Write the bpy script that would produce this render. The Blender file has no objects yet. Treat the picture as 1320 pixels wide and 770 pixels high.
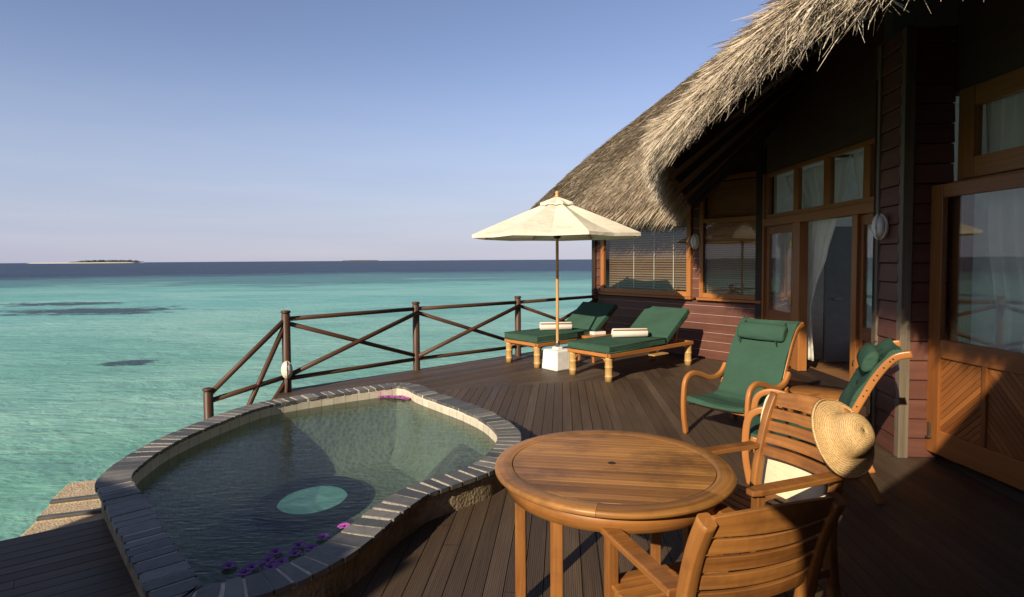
import bpy, bmesh, math, random
import numpy as np
from mathutils import Vector, Matrix
from mathutils.geometry import tessellate_polygon

random.seed(7)
rng = np.random.default_rng(11)
R = math.radians
PI = math.pi
scene = bpy.context.scene
COL = scene.collection

# ------------------------------------------------------------------ camera
F, PX, PY, H = 760.0, 660.0, 367.0, 1.70
PITCH, ROLL = math.atan(32 / 760.0), -0.0065
cp, sp = math.cos(PITCH), math.sin(PITCH)
cr, sr = math.cos(ROLL), math.sin(ROLL)
UPV = Vector((0, sp, cp)); FWD = Vector((0, cp, -sp)); RGT = Vector((1, 0, 0))
cx_ = cr * RGT + sr * UPV
cy_ = -sr * RGT + cr * UPV
cam_d = bpy.data.cameras.new('camera')
cam = bpy.data.objects.new('camera', cam_d); COL.objects.link(cam)
M = Matrix.Identity(4)
for i in range(3):
    M[i][0] = cx_[i]; M[i][1] = cy_[i]; M[i][2] = -FWD[i]
M[0][3], M[1][3], M[2][3] = 0, 0, H
cam.matrix_world = M
cam_d.sensor_width = 36.0
cam_d.lens = F / 1320.0 * 36.0
cam_d.shift_y = -(385.0 - PY) / 1320.0
cam_d.clip_start = 0.05
cam_d.clip_end = 40000
scene.camera = cam

# ------------------------------------------------------------------ sky, sun, exposure
SUN_EL = R(26.0)
TO_SUN = Vector((-0.54, -0.84, 0)).normalized() * math.cos(SUN_EL) + Vector((0, 0, math.sin(SUN_EL)))
world = bpy.data.worlds.new('World'); scene.world = world
world.use_nodes = True
wn, wl = world.node_tree.nodes, world.node_tree.links
bg = wn['Background']
sky = wn.new('ShaderNodeTexSky')
sky.sky_type = 'NISHITA'
sky.sun_disc = False
sky.sun_elevation = SUN_EL
sky.sun_rotation = math.atan2(TO_SUN.x, TO_SUN.y)
sky.altitude = 0
sky.air_density = 1.0
sky.dust_density = 0.35
sky.ozone_density = 3.5
# tint the clear sky toward the lavender blue of the dry-season haze
tint = wn.new('ShaderNodeMix'); tint.data_type = 'RGBA'; tint.blend_type = 'MULTIPLY'
tint.inputs[0].default_value = 1.0
tint.inputs[7].default_value = (1.54, 1.21, 1.19, 1)
wl.new(sky.outputs['Color'], tint.inputs[6])
wtc = wn.new('ShaderNodeTexCoord'); wsp = wn.new('ShaderNodeSeparateXYZ')
wl.new(wtc.outputs['Generated'], wsp.inputs[0])
wmr = wn.new('ShaderNodeMapRange'); wmr.interpolation_type = 'SMOOTHSTEP'
wmr.inputs['From Min'].default_value = 0.0; wmr.inputs['From Max'].default_value = 0.34
wmr.inputs['To Min'].default_value = 0.80; wmr.inputs['To Max'].default_value = 0.0
wl.new(wsp.outputs[2], wmr.inputs['Value'])
wnz = wn.new('ShaderNodeTexNoise'); wmp = wn.new('ShaderNodeMapping')
wmp.inputs['Scale'].default_value = (3, 3, 34)
wl.new(wtc.outputs['Generated'], wmp.inputs[0]); wl.new(wmp.outputs[0], wnz.inputs['Vector'])
wnz.inputs['Scale'].default_value = 1.0; wnz.inputs['Detail'].default_value = 5
hz = wn.new('ShaderNodeMix'); hz.data_type = 'RGBA'
wl.new(wnz.outputs['Fac'], hz.inputs[0])
hz.inputs[6].default_value = (3.2, 3.8, 5.6, 1); hz.inputs[7].default_value = (4.6, 4.95, 6.3, 1)
wmx = wn.new('ShaderNodeMix'); wmx.data_type = 'RGBA'
wl.new(wmr.outputs[0], wmx.inputs[0]); wl.new(tint.outputs[2], wmx.inputs[6]); wl.new(hz.outputs[2], wmx.inputs[7])
# deep, darker zenith of a dry clear sky
wz = wn.new('ShaderNodeMapRange'); wz.interpolation_type = 'SMOOTHSTEP'
wz.inputs['From Min'].default_value = 0.44; wz.inputs['From Max'].default_value = 0.80
wz.inputs['To Min'].default_value = 1.0; wz.inputs['To Max'].default_value = 0.38
wl.new(wsp.outputs[2], wz.inputs['Value'])
wzm = wn.new('ShaderNodeVectorMath'); wzm.operation = 'SCALE'
wl.new(wmx.outputs[2], wzm.inputs[0]); wl.new(wz.outputs[0], wzm.inputs['Scale'])
wl.new(wzm.outputs[0], bg.inputs['Color'])
bg.inputs['Strength'].default_value = 0.09

sun_d = bpy.data.lights.new('sun', 'SUN')
sun_d.energy = 5.0
sun_d.angle = R(0.5)
sun_d.color = (1.0, 0.85, 0.64)
sun = bpy.data.objects.new('sun', sun_d); COL.objects.link(sun)
sun.rotation_euler = TO_SUN.to_track_quat('Z', 'Y').to_euler()
sun.location = (-6, -9, 8)

vs = scene.view_settings
vs.view_transform = 'Standard'
vs.look = 'None'
vs.gamma = 1.0
vs.use_curve_mapping = False
vs.exposure = 0.34
scene.cycles.max_bounces = 10
scene.cycles.transparent_max_bounces = 16
scene.cycles.caustics_reflective = False
scene.cycles.caustics_refractive = False
scene.cycles.sample_clamp_indirect = 4.0
scene.cycles.use_denoising = True


def ray(x, y):
    u = (x - PX) / F; v = -(y - PY) / F
    u, v = cr * u - sr * v, sr * u + cr * v
    return Vector((u, cp + v * sp, -sp + v * cp))


def at(x, y, z=0.0):
    d = ray(x, y); t = (z - H) / d.z
    return Vector((0, 0, H)) + d * t


# ------------------------------------------------------------------ materials
class NT:
    def __init__(s, name):
        s.m = bpy.data.materials.new(name); s.m.use_nodes = True
        s.t = s.m.node_tree; s.n = s.t.nodes; s.n.clear()
        s.out = s.n.new('ShaderNodeOutputMaterial')

    def add(s, typ, **kw):
        nd = s.n.new('ShaderNode' + typ)
        for k, v in kw.items():
            if k.startswith('_'):
                setattr(nd, k[1:], v)
            else:
                s.set(nd, k, v)
        return nd

    def set(s, nd, k, v):
        key = k.replace('__', ' ')
        if key.isdigit():
            key = int(key)
        elif key.startswith('i') and key[1:].isdigit():
            key = int(key[1:])
        inp = nd.inputs[key]
        if isinstance(v, bpy.types.NodeSocket):
            s.t.links.new(v, inp)
        else:
            inp.default_value = v

    def math(s, op, a, b=0.0, clamp=False):
        nd = s.add('Math', _operation=op, i0=a, i1=b); nd.use_clamp = clamp
        return nd.outputs[0]

    def mix(s, fac, a, b, mode='MIX'):
        nd = s.n.new('ShaderNodeMix'); nd.data_type = 'RGBA'; nd.blend_type = mode
        for i, v in ((0, fac), (6, a), (7, b)):
            if isinstance(v, bpy.types.NodeSocket):
                s.t.links.new(v, nd.inputs[i])
            else:
                nd.inputs[i].default_value = (*v, 1) if (i > 0 and len(v) == 3) else v
        return nd.outputs[2]

    def ramp(s, fac, stops):
        nd = s.n.new('ShaderNodeValToRGB'); cr_ = nd.color_ramp
        while len(cr_.elements) < len(stops):
            cr_.elements.new(0.5)
        for e, (p, c) in zip(cr_.elements, stops):
            e.position = p; e.color = (*c, 1) if len(c) == 3 else c
        s.t.links.new(fac, nd.inputs[0])
        return nd.outputs[0]

    def coord(s, kind, scale=(1, 1, 1), rot=(0, 0, 0)):
        tc = s.n.new('ShaderNodeTexCoord')
        mp = s.n.new('ShaderNodeMapping')
        mp.inputs['Scale'].default_value = scale
        mp.inputs['Rotation'].default_value = rot
        s.t.links.new(tc.outputs[kind], mp.inputs['Vector'])
        return mp.outputs[0]

    def noise(s, vec, scale, detail=4, rough=0.55, dist=0.0):
        nd = s.add('TexNoise', Vector=vec, Scale=scale, Detail=detail, Roughness=rough, Distortion=dist)
        return nd.outputs['Fac']

    def island(s):
        g = s.n.new('ShaderNodeNewGeometry')
        return g.outputs['Random Per Island']

    def bump(s, h, strength=0.3, dist=0.01, normal=None):
        nd = s.add('Bump', Height=h, Strength=strength, Distance=dist)
        if normal is not None:
            s.t.links.new(normal, nd.inputs['Normal'])
        return nd.outputs[0]

    def fresnel(s, ior, normal=None):
        """same reflectance from both sides of a single sheet"""
        g = s.n.new('ShaderNodeNewGeometry')
        i = s.math('ADD', s.math('MULTIPLY', g.outputs['Backfacing'], 1.0 / ior - ior), ior)
        fr = s.add('Fresnel', IOR=i)
        if normal is not None: s.t.links.new(normal, fr.inputs['Normal'])
        return fr.outputs[0]

    def surf(s, sock):
        s.t.links.new(sock, s.out.inputs['Surface']); return s.m

    def principled(s, color, rough=0.6, normal=None, spec=0.5, **kw):
        p = s.add('BsdfPrincipled')
        for k, v in (('Base Color', color), ('Roughness', rough), ('Specular IOR Level', spec)):
            if isinstance(v, bpy.types.NodeSocket):
                s.t.links.new(v, p.inputs[k])
            else:
                p.inputs[k].default_value = (*v, 1) if k == 'Base Color' else v
        for k, v in kw.items():
            s.set(p, k, v)
        if normal is not None:
            s.t.links.new(normal, p.inputs['Normal'])
        return p.outputs[0]


def mat_wood(name, c_dark, c_light, rough=0.5, grain=(2.5, 70), isl=0.35, bump=0.25, spec=0.35, weather=None):
    n = NT(name)
    uv = n.coord('UV', (grain[0], grain[1], 1))
    f1 = n.noise(uv, 1.0, 5, 0.6, 0.4)
    f2 = n.noise(n.coord('UV', (grain[0] * 0.4, grain[1] * 0.16, 1)), 1.0, 3, 0.5, 0.8)
    f = n.math('ADD', n.math('MULTIPLY', f1, 0.55), n.math('MULTIPLY', f2, 0.45))
    f = n.math('ADD', f, n.math('MULTIPLY', n.math('SUBTRACT', n.island(), 0.5), isl))
    c = n.ramp(f, [(0.22, c_dark), (0.75, c_light)])
    if weather:
        w = n.noise(n.coord('Object', (2.2, 2.2, 2.2)), 1.6, 5, 0.65)
        c = n.mix(n.ramp(w, [(0.46, (0, 0, 0)), (0.74, (0.85,) * 3)]), c, weather)
    nb = n.bump(f1, bump, 0.004)
    rr = n.ramp(f2, [(0.2, (rough * 0.8,) * 3), (0.8, (min(1, rough * 1.25),) * 3)])
    return n.surf(n.principled(c, rr, nb, spec))


def mat_plain(name, c, rough=0.6, var=0.12, scale=9, bump=0.15, spec=0.4, isl=0.0, **kw):
    n = NT(name)
    f = n.noise(n.coord('Object'), scale, 5, 0.6)
    f = n.math('ADD', f, n.math('MULTIPLY', n.math('SUBTRACT', n.island(), 0.5), isl)) if isl else f
    a = tuple(max(0, x * (1 - var)) for x in c); b = tuple(min(1, x * (1 + var)) for x in c)
    col = n.ramp(f, [(0.3, a), (0.7, b)])
    nb = n.bump(n.noise(n.coord('Object'), scale * 9, 3), bump, 0.004)
    return n.surf(n.principled(col, rough, nb, spec, **kw))


def mat_fabric(name, c, weave=900, rough=0.9, var=0.10, transl=None):
    n = NT(name)
    f = n.noise(n.coord('Object'), 3.2, 5, 0.6)
    a = tuple(x * (1 - var) for x in c); b = tuple(min(1, x * (1 + var)) for x in c)
    col = n.ramp(f, [(0.3, a), (0.7, b)])
    h = n.noise(n.coord('Object'), weave * 0.25, 2, 0.5)
    wr = n.noise(n.coord('Object', (3, 3, 9)), 1.5, 4, 0.55)
    nb = n.bump(h, 0.25, 0.002, n.bump(wr, 0.6, 0.03))
    sh = n.principled(col, rough, nb, 0.12)
    if transl:
        tr = n.add('BsdfTranslucent', Color=(*transl, 1))
        ms = n.add('MixShader', Fac=0.55 if 'curtain' in name else 0.2)
        n.t.links.new(sh, ms.inputs[1]); n.t.links.new(tr.outputs[0], ms.inputs[2])
        sh = ms.outputs[0]
    return n.surf(sh)


def mat_glass(name, tint=(0.93, 0.94, 0.93), ior=1.5, boost=0.0):
    n = NT(name)
    fr = n.fresnel(ior)
    fr = n.math('ADD', fr, boost, True)
    tr = n.add('BsdfTransparent', Color=(*tint, 1))
    nb = n.bump(n.noise(n.coord('Object'), 1.3, 2), 0.03, 0.02)
    gl = n.add('BsdfGlossy', Color=(0.95, 0.95, 0.95, 1), Roughness=0.015)
    n.t.links.new(nb, gl.inputs['Normal'])
    ms = n.add('MixShader', Fac=fr)
    n.t.links.new(tr.outputs[0], ms.inputs[1]); n.t.links.new(gl.outputs[0], ms.inputs[2])
    return n.surf(ms.outputs[0])


MT = {}
MT['teak'] = mat_wood('teak', (0.13, 0.045, 0.011), (0.44, 0.190, 0.049), 0.42, (2.2, 55), 0.34, weather=(0.105, 0.042, 0.016))
MT['teak_top'] = mat_wood('teak_top', (0.105, 0.040, 0.011), (0.51, 0.245, 0.068), 0.42, (1.6, 60), 0.36, weather=(0.075, 0.034, 0.015))
MT['bentwood'] = mat_wood('bentwood', (0.24, 0.082, 0.020), (0.50, 0.21, 0.058), 0.32, (2, 40), 0.2, 0.1, 0.5)
MT['frame_wood'] = mat_wood('frame_wood', (0.24, 0.085, 0.020), (0.44, 0.18, 0.050), 0.4, (1.5, 45), 0.25)
MT['door_wood'] = mat_wood('door_wood', (0.17, 0.058, 0.015), (0.36, 0.135, 0.036), 0.4, (1.5, 45), 0.4)
MT['dark_wood'] = mat_wood('dark_wood', (0.018, 0.010, 0.006), (0.05, 0.028, 0.016), 0.6, (1.5, 35), 0.4)
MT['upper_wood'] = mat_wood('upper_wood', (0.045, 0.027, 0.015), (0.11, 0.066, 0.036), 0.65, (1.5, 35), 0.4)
MT['rail_wood'] = mat_wood('rail_wood', (0.035, 0.016, 0.009), (0.115, 0.055, 0.033), 0.5, (2, 25), 0.3)
MT['soffit'] = mat_wood('soffit_boards', (0.070, 0.048, 0.026), (0.17, 0.115, 0.062), 0.7, (1.2, 20), 0.3)
MT['bamboo'] = mat_wood('bamboo', (0.34, 0.19, 0.06), (0.60, 0.39, 0.15), 0.4, (2, 30), 0.4, 0.1)
MT['trim'] = mat_wood('trim', (0.085, 0.068, 0.048), (0.23, 0.185, 0.13), 0.6, (1.5, 40), 0.3)
MT['pole_wood'] = mat_wood('pole_wood', (0.42, 0.22, 0.075), (0.62, 0.37, 0.15), 0.4, (2, 30), 0.2, 0.1)
MT['thatch_base'] = mat_plain('thatch_base', (0.34, 0.275, 0.20), 0.9, 0.3, 6, 0.8, 0.1)


def mat_thatch(name='thatch_straw', far=False):
    n = NT(name)
    i = n.island()
    big = n.noise(n.coord('Object'), 0.9, 4, 0.6)
    f = n.math('ADD', n.math('MULTIPLY', i, 0.75), n.math('MULTIPLY', big, 0.35))
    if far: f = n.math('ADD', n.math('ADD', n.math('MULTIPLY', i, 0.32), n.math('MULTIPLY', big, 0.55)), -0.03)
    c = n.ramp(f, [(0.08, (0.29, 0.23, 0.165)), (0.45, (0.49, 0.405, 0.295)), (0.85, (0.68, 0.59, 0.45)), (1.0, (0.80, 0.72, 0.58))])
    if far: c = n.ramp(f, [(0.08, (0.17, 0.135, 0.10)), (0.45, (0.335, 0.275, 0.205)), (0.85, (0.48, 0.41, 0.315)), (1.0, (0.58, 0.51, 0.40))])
    return n.surf(n.principled(c, 0.75, None, 0.2))


MT['thatch'] = mat_thatch()
MT['thatch_far'] = mat_thatch('darker_straw', True)  # darker, greyer copy of the straw for the far roof section


def mat_deck():
    n = NT('deck_boards')
    uv = n.coord('UV', (1.6, 60, 1))
    f1 = n.noise(uv, 1.0, 6, 0.65, 0.3)
    f2 = n.noise(n.coord('UV', (0.5, 3.0, 1)), 1.0, 5, 0.6)
    isl = n.island()
    f = n.math('ADD', n.math('ADD', n.math('MULTIPLY', f1, 0.40), n.math('MULTIPLY', f2, 0.40)), n.math('MULTIPLY', isl, 0.15))
    c = n.ramp(f, [(0.25, (0.035, 0.023, 0.014)), (0.50, (0.086, 0.058, 0.038)), (0.78, (0.178, 0.128, 0.087))])
    grooves = n.add('TexWave', Vector=n.coord('UV', (0, 1, 0)), Scale=28.0, Distortion=0.0)
    grooves.bands_direction = 'Y'
    nb = n.bump(f1, 0.45, 0.004, n.bump(grooves.outputs['Fac'], 0.35, 0.003))
    rr = n.ramp(f2, [(0.25, (0.42,) * 3), (0.75, (0.72,) * 3)])
    # butt joints, staggered from board to board
    us = n.add('SeparateXYZ', Vector=n.add('TexCoord').outputs['UV']).outputs[0]
    fj = n.math('FRACT', n.math('ADD', n.math('MULTIPLY', us, 0.42), n.math('MULTIPLY', isl, 7.3)))
    c = n.mix(n.math('LESS_THAN', fj, 0.0022), c, (0.006, 0.005, 0.004))
    return n.surf(n.principled(c, rr, nb, 0.34))


MT['deck'] = mat_deck()
MT['fascia'] = MT['dark_wood']


def mat_siding():
    n = NT('red_siding')
    f = n.noise(n.coord('UV', (1.2, 18, 1)), 1.0, 5, 0.6)
    w = n.noise(n.coord('Object'), 2.3, 5, 0.65)
    g = n.math('ADD', n.math('MULTIPLY', f, 0.5), n.math('MULTIPLY', w, 0.35))
    g = n.math('ADD', g, n.math('MULTIPLY', n.island(), 0.15))
    c = n.ramp(g, [(0.3, (0.072, 0.028, 0.019)), (0.55, (0.125, 0.049, 0.034)), (0.8, (0.180, 0.080, 0.056))])
    return n.surf(n.principled(c, 0.55, n.bump(f, 0.3, 0.004), 0.35))


MT['siding'] = mat_siding()
MT['caulk'] = mat_plain('pale_caulk', (0.42, 0.30, 0.25), 0.8)
MT['green'] = mat_fabric('green_canvas', (0.040, 0.090, 0.062))
MT['cream'] = mat_fabric('cream_canvas', (0.74, 0.66, 0.45))
MT['canopy'] = mat_fabric('canopy_canvas', (0.88, 0.82, 0.66), transl=(0.62, 0.52, 0.34))
MT['curtain'] = mat_fabric('curtain_gauze', (0.92, 0.88, 0.80), transl=(0.95, 0.91, 0.83))
MT['white_stone'] = mat_plain('white_stone', (0.80, 0.78, 0.73), 0.85, 0.10, 9, 1.0)
MT['white_plastic'] = mat_plain('white_plastic', (0.66, 0.60, 0.48), 0.35, 0.06)
MT['lamp_glass'] = mat_plain('frosted_glass', (0.70, 0.68, 0.60), 0.2, 0.05, 30, 0.4, 0.6)
MT['metal'] = mat_plain('dull_metal', (0.22, 0.20, 0.17), 0.4, 0.15, 20, 0.1, 0.5, Metallic=0.9)
MT['brass'] = mat_plain('brass', (0.45, 0.32, 0.13), 0.35, 0.15, 20, 0.1, 0.5, Metallic=1.0)
MT['book'] = mat_plain('dark_cover', (0.03, 0.028, 0.03), 0.4)
MT['paper'] = mat_plain('white_paper', (0.78, 0.76, 0.70), 0.7, 0.04)
MT['glass'] = mat_glass('window_glass')
MT['porthole_ring'] = mat_plain('dark_ring', (0.018, 0.028, 0.038), 0.5)
MT['rope'] = mat_plain('dark_cord', (0.012, 0.03, 0.02), 0.8)


def mat_stone(name, c1, c2, scale=14, bump=0.8):
    n = NT(name)
    a = n.noise(n.coord('Object'), scale, 6, 0.7)
    b = n.noise(n.coord('Object', (1, 1, 0.25)), 5, 4, 0.6)
    v = n.add('TexVoronoi', Vector=n.coord('Object'), Scale=scale * 3.0).outputs['Distance']
    f = n.math('ADD', n.math('MULTIPLY', a, 0.6), n.math('MULTIPLY', b, 0.4))
    c = n.ramp(f, [(0.33, c1), (0.68, c2)])
    h = n.math('ADD', a, n.math('MULTIPLY', v, 0.5))
    return n.surf(n.principled(c, 0.9, n.bump(h, bump, 0.02), 0.15))


MT['coral'] = mat_stone('coral_stone', (0.12, 0.088, 0.05), (0.38, 0.30, 0.19))
MT['concrete'] = mat_stone('rough_concrete', (0.40, 0.31, 0.20), (0.60, 0.49, 0.34), 20, 0.5)
MT['grout'] = mat_stone('pale_grout', (0.55, 0.48, 0.38), (0.78, 0.70, 0.58), 25, 0.5)


def mat_slate():
    n = NT('slate_tile')
    a = n.noise(n.coord('Object'), 12, 6, 0.7, 0.6)
    f = n.math('ADD', n.math('MULTIPLY', a, 0.55), n.math('MULTIPLY', n.island(), 0.5))
    c = n.ramp(f, [(0.2, (0.050, 0.054, 0.057)), (0.55, (0.120, 0.119, 0.113)), (0.9, (0.25, 0.235, 0.21))])
    return n.surf(n.principled(c, 0.55, n.bump(a, 0.6, 0.008), 0.4))


MT['slate'] = mat_slate()


def mat_pooltile():
    n = NT('pool_wall_tile')
    br = n.add('TexBrick', Vector=n.coord('UV', (1, 1, 1)), Color1=(0.66, 0.60, 0.48, 1), Color2=(0.56, 0.51, 0.40, 1),
               Mortar=(0.36, 0.31, 0.23, 1), Scale=1.0, i4=1.0)
    br.offset = 0.0
    br.inputs['Mortar Size'].default_value = 0.006
    br.inputs['Brick Width'].default_value = 0.14
    br.inputs['Row Height'].default_value = 0.22
    f = n.noise(n.coord('Object'), 10, 5, 0.65)
    c = n.mix(0.35, br.outputs['Color'], n.ramp(f, [(0.3, (0.34, 0.29, 0.20)), (0.7, (0.75, 0.69, 0.56))]))
    return n.surf(n.principled(c, 0.5, n.bump(br.outputs['Fac'], 0.4, -0.006), 0.4))


MT['pooltile'] = mat_pooltile()


def mat_poolfloor(name, c1, c2, peb):
    n = NT(name)
    v = n.add('TexVoronoi', Vector=n.coord('Object'), Scale=peb)
    a = n.noise(n.coord('Object'), 2.2, 5, 0.65, 0.5)
    f = n.math('ADD', n.math('MULTIPLY', a, 0.8), n.math('MULTIPLY', v.outputs['Distance'], 0.35))
    c = n.ramp(f, [(0.3, c1), (0.8, c2)])
    return n.surf(n.principled(c, 0.8, n.bump(v.outputs['Distance'], 0.6, 0.02), 0.2))


MT['poolfloor'] = mat_poolfloor('pool_floor', (0.40, 0.42, 0.31), (0.70, 0.70, 0.54), 20)
MT['pebble'] = mat_poolfloor('pebble_ledge', (0.22, 0.19, 0.13), (0.72, 0.66, 0.52), 26)


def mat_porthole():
    n = NT('porthole_glow')
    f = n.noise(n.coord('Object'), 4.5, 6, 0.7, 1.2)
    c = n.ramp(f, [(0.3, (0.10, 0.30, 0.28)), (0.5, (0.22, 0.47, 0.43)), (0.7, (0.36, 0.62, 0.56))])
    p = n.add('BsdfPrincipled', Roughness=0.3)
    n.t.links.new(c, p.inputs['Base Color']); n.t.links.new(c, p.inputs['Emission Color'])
    p.inputs['Emission Strength'].default_value = 0.42  # emission stands in for sea light rising through the pane
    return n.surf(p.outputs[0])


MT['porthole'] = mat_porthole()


def mat_poolwater():
    n = NT('pool_water')
    w1 = n.noise(n.coord('Object', (2.6, 8, 1), (0, 0, R(8))), 2.2, 3, 0.5, 0.8)
    w2 = n.noise(n.coord('Object', (5, 19, 1), (0, 0, R(-6))), 2.4, 2, 0.5, 0.3)
    h = n.math('ADD', w1, n.math('MULTIPLY', w2, 0.30))
    nb = n.bump(h, 0.36, 0.016)
    fr = n.math('MINIMUM', n.math('MULTIPLY', n.fresnel(1.34, nb), 0.62), 0.30)
    tr = n.add('BsdfTransparent', Color=(0.36, 0.43, 0.405, 1))
    df = n.add('BsdfDiffuse', Color=(0.10, 0.125, 0.105, 1))
    m0 = n.add('MixShader', Fac=0.06)
    n.t.links.new(tr.outputs[0], m0.inputs[1]); n.t.links.new(df.outputs[0], m0.inputs[2])
    gl = n.add('BsdfGlossy', Color=(1, 1, 1, 1), Roughness=0.02)
    n.t.links.new(nb, gl.inputs['Normal'])
    ms = n.add('MixShader', Fac=fr)
    n.t.links.new(m0.outputs[0], ms.inputs[1]); n.t.links.new(gl.outputs[0], ms.inputs[2])
    return n.surf(ms.outputs[0])


MT['poolwater'] = mat_poolwater()


def mat_sea():
    n = NT('sea_water')
    tc = n.n.new('ShaderNodeTexCoord')
    sx = n.add('SeparateXYZ', Vector=tc.outputs['Object'])
    X, Y = sx.outputs[0], sx.outputs[1]
    big = n.noise(n.coord('Object', (0.012, 0.022, 1)), 1.0, 5, 0.6, 0.6)
    mid = n.noise(n.coord('Object', (0.10, 0.22, 1)), 1.0, 5, 0.6, 0.8)
    fine = n.noise(n.coord('Object', (0.9, 1.7, 1), (0, 0, R(20))), 1.0, 5, 0.6, 1.2)
    mott = n.math('ADD', n.math('MULTIPLY', mid, 0.62), n.math('MULTIPLY', fine, 0.38))
    ragged = n.noise(n.coord('Object', (0.35, 0.9, 1)), 1.0, 6, 0.7, 1.0)
    near = n.ramp(mott, [(0.32, (0.110, 0.310, 0.240)), (0.52, (0.200, 0.440, 0.350)), (0.70, (0.330, 0.560, 0.460))])
    far = n.ramp(mott, [(0.30, (0.110, 0.370, 0.355)), (0.70, (0.220, 0.530, 0.505))])
    dist = n.add('VectorMath', _operation='LENGTH', i0=tc.outputs['Object']).outputs['Value']
    f_nf = n.math('MULTIPLY', n.math('SUBTRACT', dist, 12.0), 1 / 38.0, True)
    c = n.mix(f_nf, near, far)
    pale = n.noise(n.coord('Object', (0.045, 0.11, 1), (0, 0, R(15))), 1.0, 4, 0.6, 0.8)
    c = n.mix(n.math('MULTIPLY', n.ramp(pale, [(0.45, (0, 0, 0)), (0.68, (1, 1, 1))]), 0.55), c, (0.36, 0.62, 0.53))
    c = n.mix(n.math('MULTIPLY', n.ramp(pale, [(0.30, (1, 1, 1)), (0.46, (0, 0, 0))]), 0.35), c, (0.10, 0.32, 0.25))
    # patchy sea grass before the drop-off
    g = n.math('ADD', n.math('MULTIPLY', n.math('SUBTRACT', dist, 62.0), 1 / 55.0, True), n.math('MULTIPLY', n.math('SUBTRACT', big, 0.5), 2.6))
    g = n.math('ADD', g, n.math('MULTIPLY', n.math('SUBTRACT', mid, 0.5), 1.6))
    c = n.mix(n.ramp(g, [(0.45, (0, 0, 0)), (0.75, (0.62,) * 3)]), c, (0.035, 0.115, 0.155))
    c = n.mix(n.math('MULTIPLY', n.math('MULTIPLY', n.math('SUBTRACT', dist, 75.0), 1 / 70.0, True), 0.6), c, (0.055, 0.165, 0.205))
    # the drop-off to deep water
    d = n.math('ADD', n.math('MULTIPLY', n.math('SUBTRACT', dist, 142.0), 1 / 34.0), n.math('ADD', n.math('MULTIPLY', n.math('SUBTRACT', big, 0.5), 2.0), n.math('MULTIPLY', n.math('SUBTRACT', mid, 0.5), 2.2)))
    c = n.mix(n.math('ADD', d, 0.0, True), c, n.ramp(n.noise(n.coord('Object', (0.02, 0.09, 1)), 1.0, 5, 0.65), [(0.35, (0.006, 0.022, 0.062)), (0.65, (0.024, 0.058, 0.125))]))
    # coral heads under the surface
    for (px, py, rx, ry) in ((-28.6, 40.0, 6.0, 3.4), (-36, 47, 5.0, 2.2), (-12.6, 19.4, 0.95, 0.75)):
        ex = n.math('MULTIPLY', n.math('SUBTRACT', X, px), 1 / rx)
        ey = n.math('MULTIPLY', n.math('SUBTRACT', Y, py), 1 / ry)
        rr = n.math('SQRT', n.math('ADD', n.math('MULTIPLY', ex, ex), n.math('MULTIPLY', ey, ey)))
        rr = n.math('ADD', rr, n.math('MULTIPLY', n.math('SUBTRACT', ragged, 0.5), 3.4))
        c = n.mix(n.ramp(rr, [(0.75, (0.93,) * 3), (1.15, (0, 0, 0))]), c, (0.022, 0.045, 0.062))
    # waves
    w0 = n.noise(n.coord('Object', (0.35, 0.8, 1), (0, 0, R(12))), 1.0, 4, 0.6, 0.6)
    w1 = n.noise(n.coord('Object', (1.3, 3.0, 1), (0, 0, R(18))), 1.0, 4, 0.6, 0.9)
    w2 = n.noise(n.coord('Object', (5.0, 9.0, 1), (0, 0, R(-8))), 1.0, 3, 0.6, 0.5)
    h = n.math('ADD', n.math('ADD', n.math('MULTIPLY', w0, 1.0), n.math('MULTIPLY', w1, 0.40)), n.math('MULTIPLY', w2, 0.05))
    nb = n.bump(h, 0.42, 0.45)
    df = n.add('BsdfDiffuse', Color=c, Normal=nb)
    gl = n.add('BsdfGlossy', Color=(1, 1, 1, 1), Roughness=0.16, Normal=nb)
    fr = n.math('MINIMUM', n.math('MULTIPLY', n.fresnel(1.33, nb), 0.60), 0.17)
    ms = n.add('MixShader', Fac=fr)
    n.t.links.new(df.outputs[0], ms.inputs[1]); n.t.links.new(gl.outputs[0], ms.inputs[2])
    return n.surf(ms.outputs[0])


MT['sea'] = mat_sea()


def mat_straw():
    n = NT('woven_straw')
    uv = n.coord('UV', (1, 1, 1))
    wv = n.add('TexWave', Vector=uv, Scale=32.0, Distortion=2.5, Detail=2.0)
    wv.bands_direction = 'X'
    wv2 = n.add('TexWave', Vector=uv, Scale=34.0, Distortion=1.5, Detail=1.0)
    wv2.bands_direction = 'Y'
    f = n.math('ADD', n.math('MULTIPLY', wv.outputs['Fac'], 0.24), n.math('MULTIPLY', wv2.outputs['Fac'], 0.24))
    f = n.math('ADD', f, n.math('MULTIPLY', n.noise(n.coord('Object'), 90, 4, 0.7), 0.75))
    f = n.math('SUBTRACT', f, 0.05)
    c = n.ramp(f, [(0.28, (0.26, 0.14, 0.05)), (0.55, (0.53, 0.345, 0.15)), (0.82, (0.72, 0.52, 0.27))])
    return n.surf(n.principled(c, 0.65, n.bump(f, 0.5, 0.004), 0.3))


MT['straw'] = mat_straw()


def mat_towel():
    n = NT('striped_towel')
    uv = n.add('TexCoord').outputs['UV']
    sy = n.add('SeparateXYZ', Vector=uv).outputs[1]
    t = n.math('FRACT', n.math('MULTIPLY', sy, 6.8))
    c = n.ramp(t, [(0.0, (0.74, 0.68, 0.58)), (0.58, (0.74, 0.68, 0.58)), (0.60, (0.20, 0.10, 0.055)), (0.78, (0.20, 0.10, 0.055)), (0.80, (0.74, 0.68, 0.58))])
    return n.surf(n.principled(c, 0.95, n.bump(n.noise(n.coord('Object'), 180, 2), 0.5, 0.004), 0.1))


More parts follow.
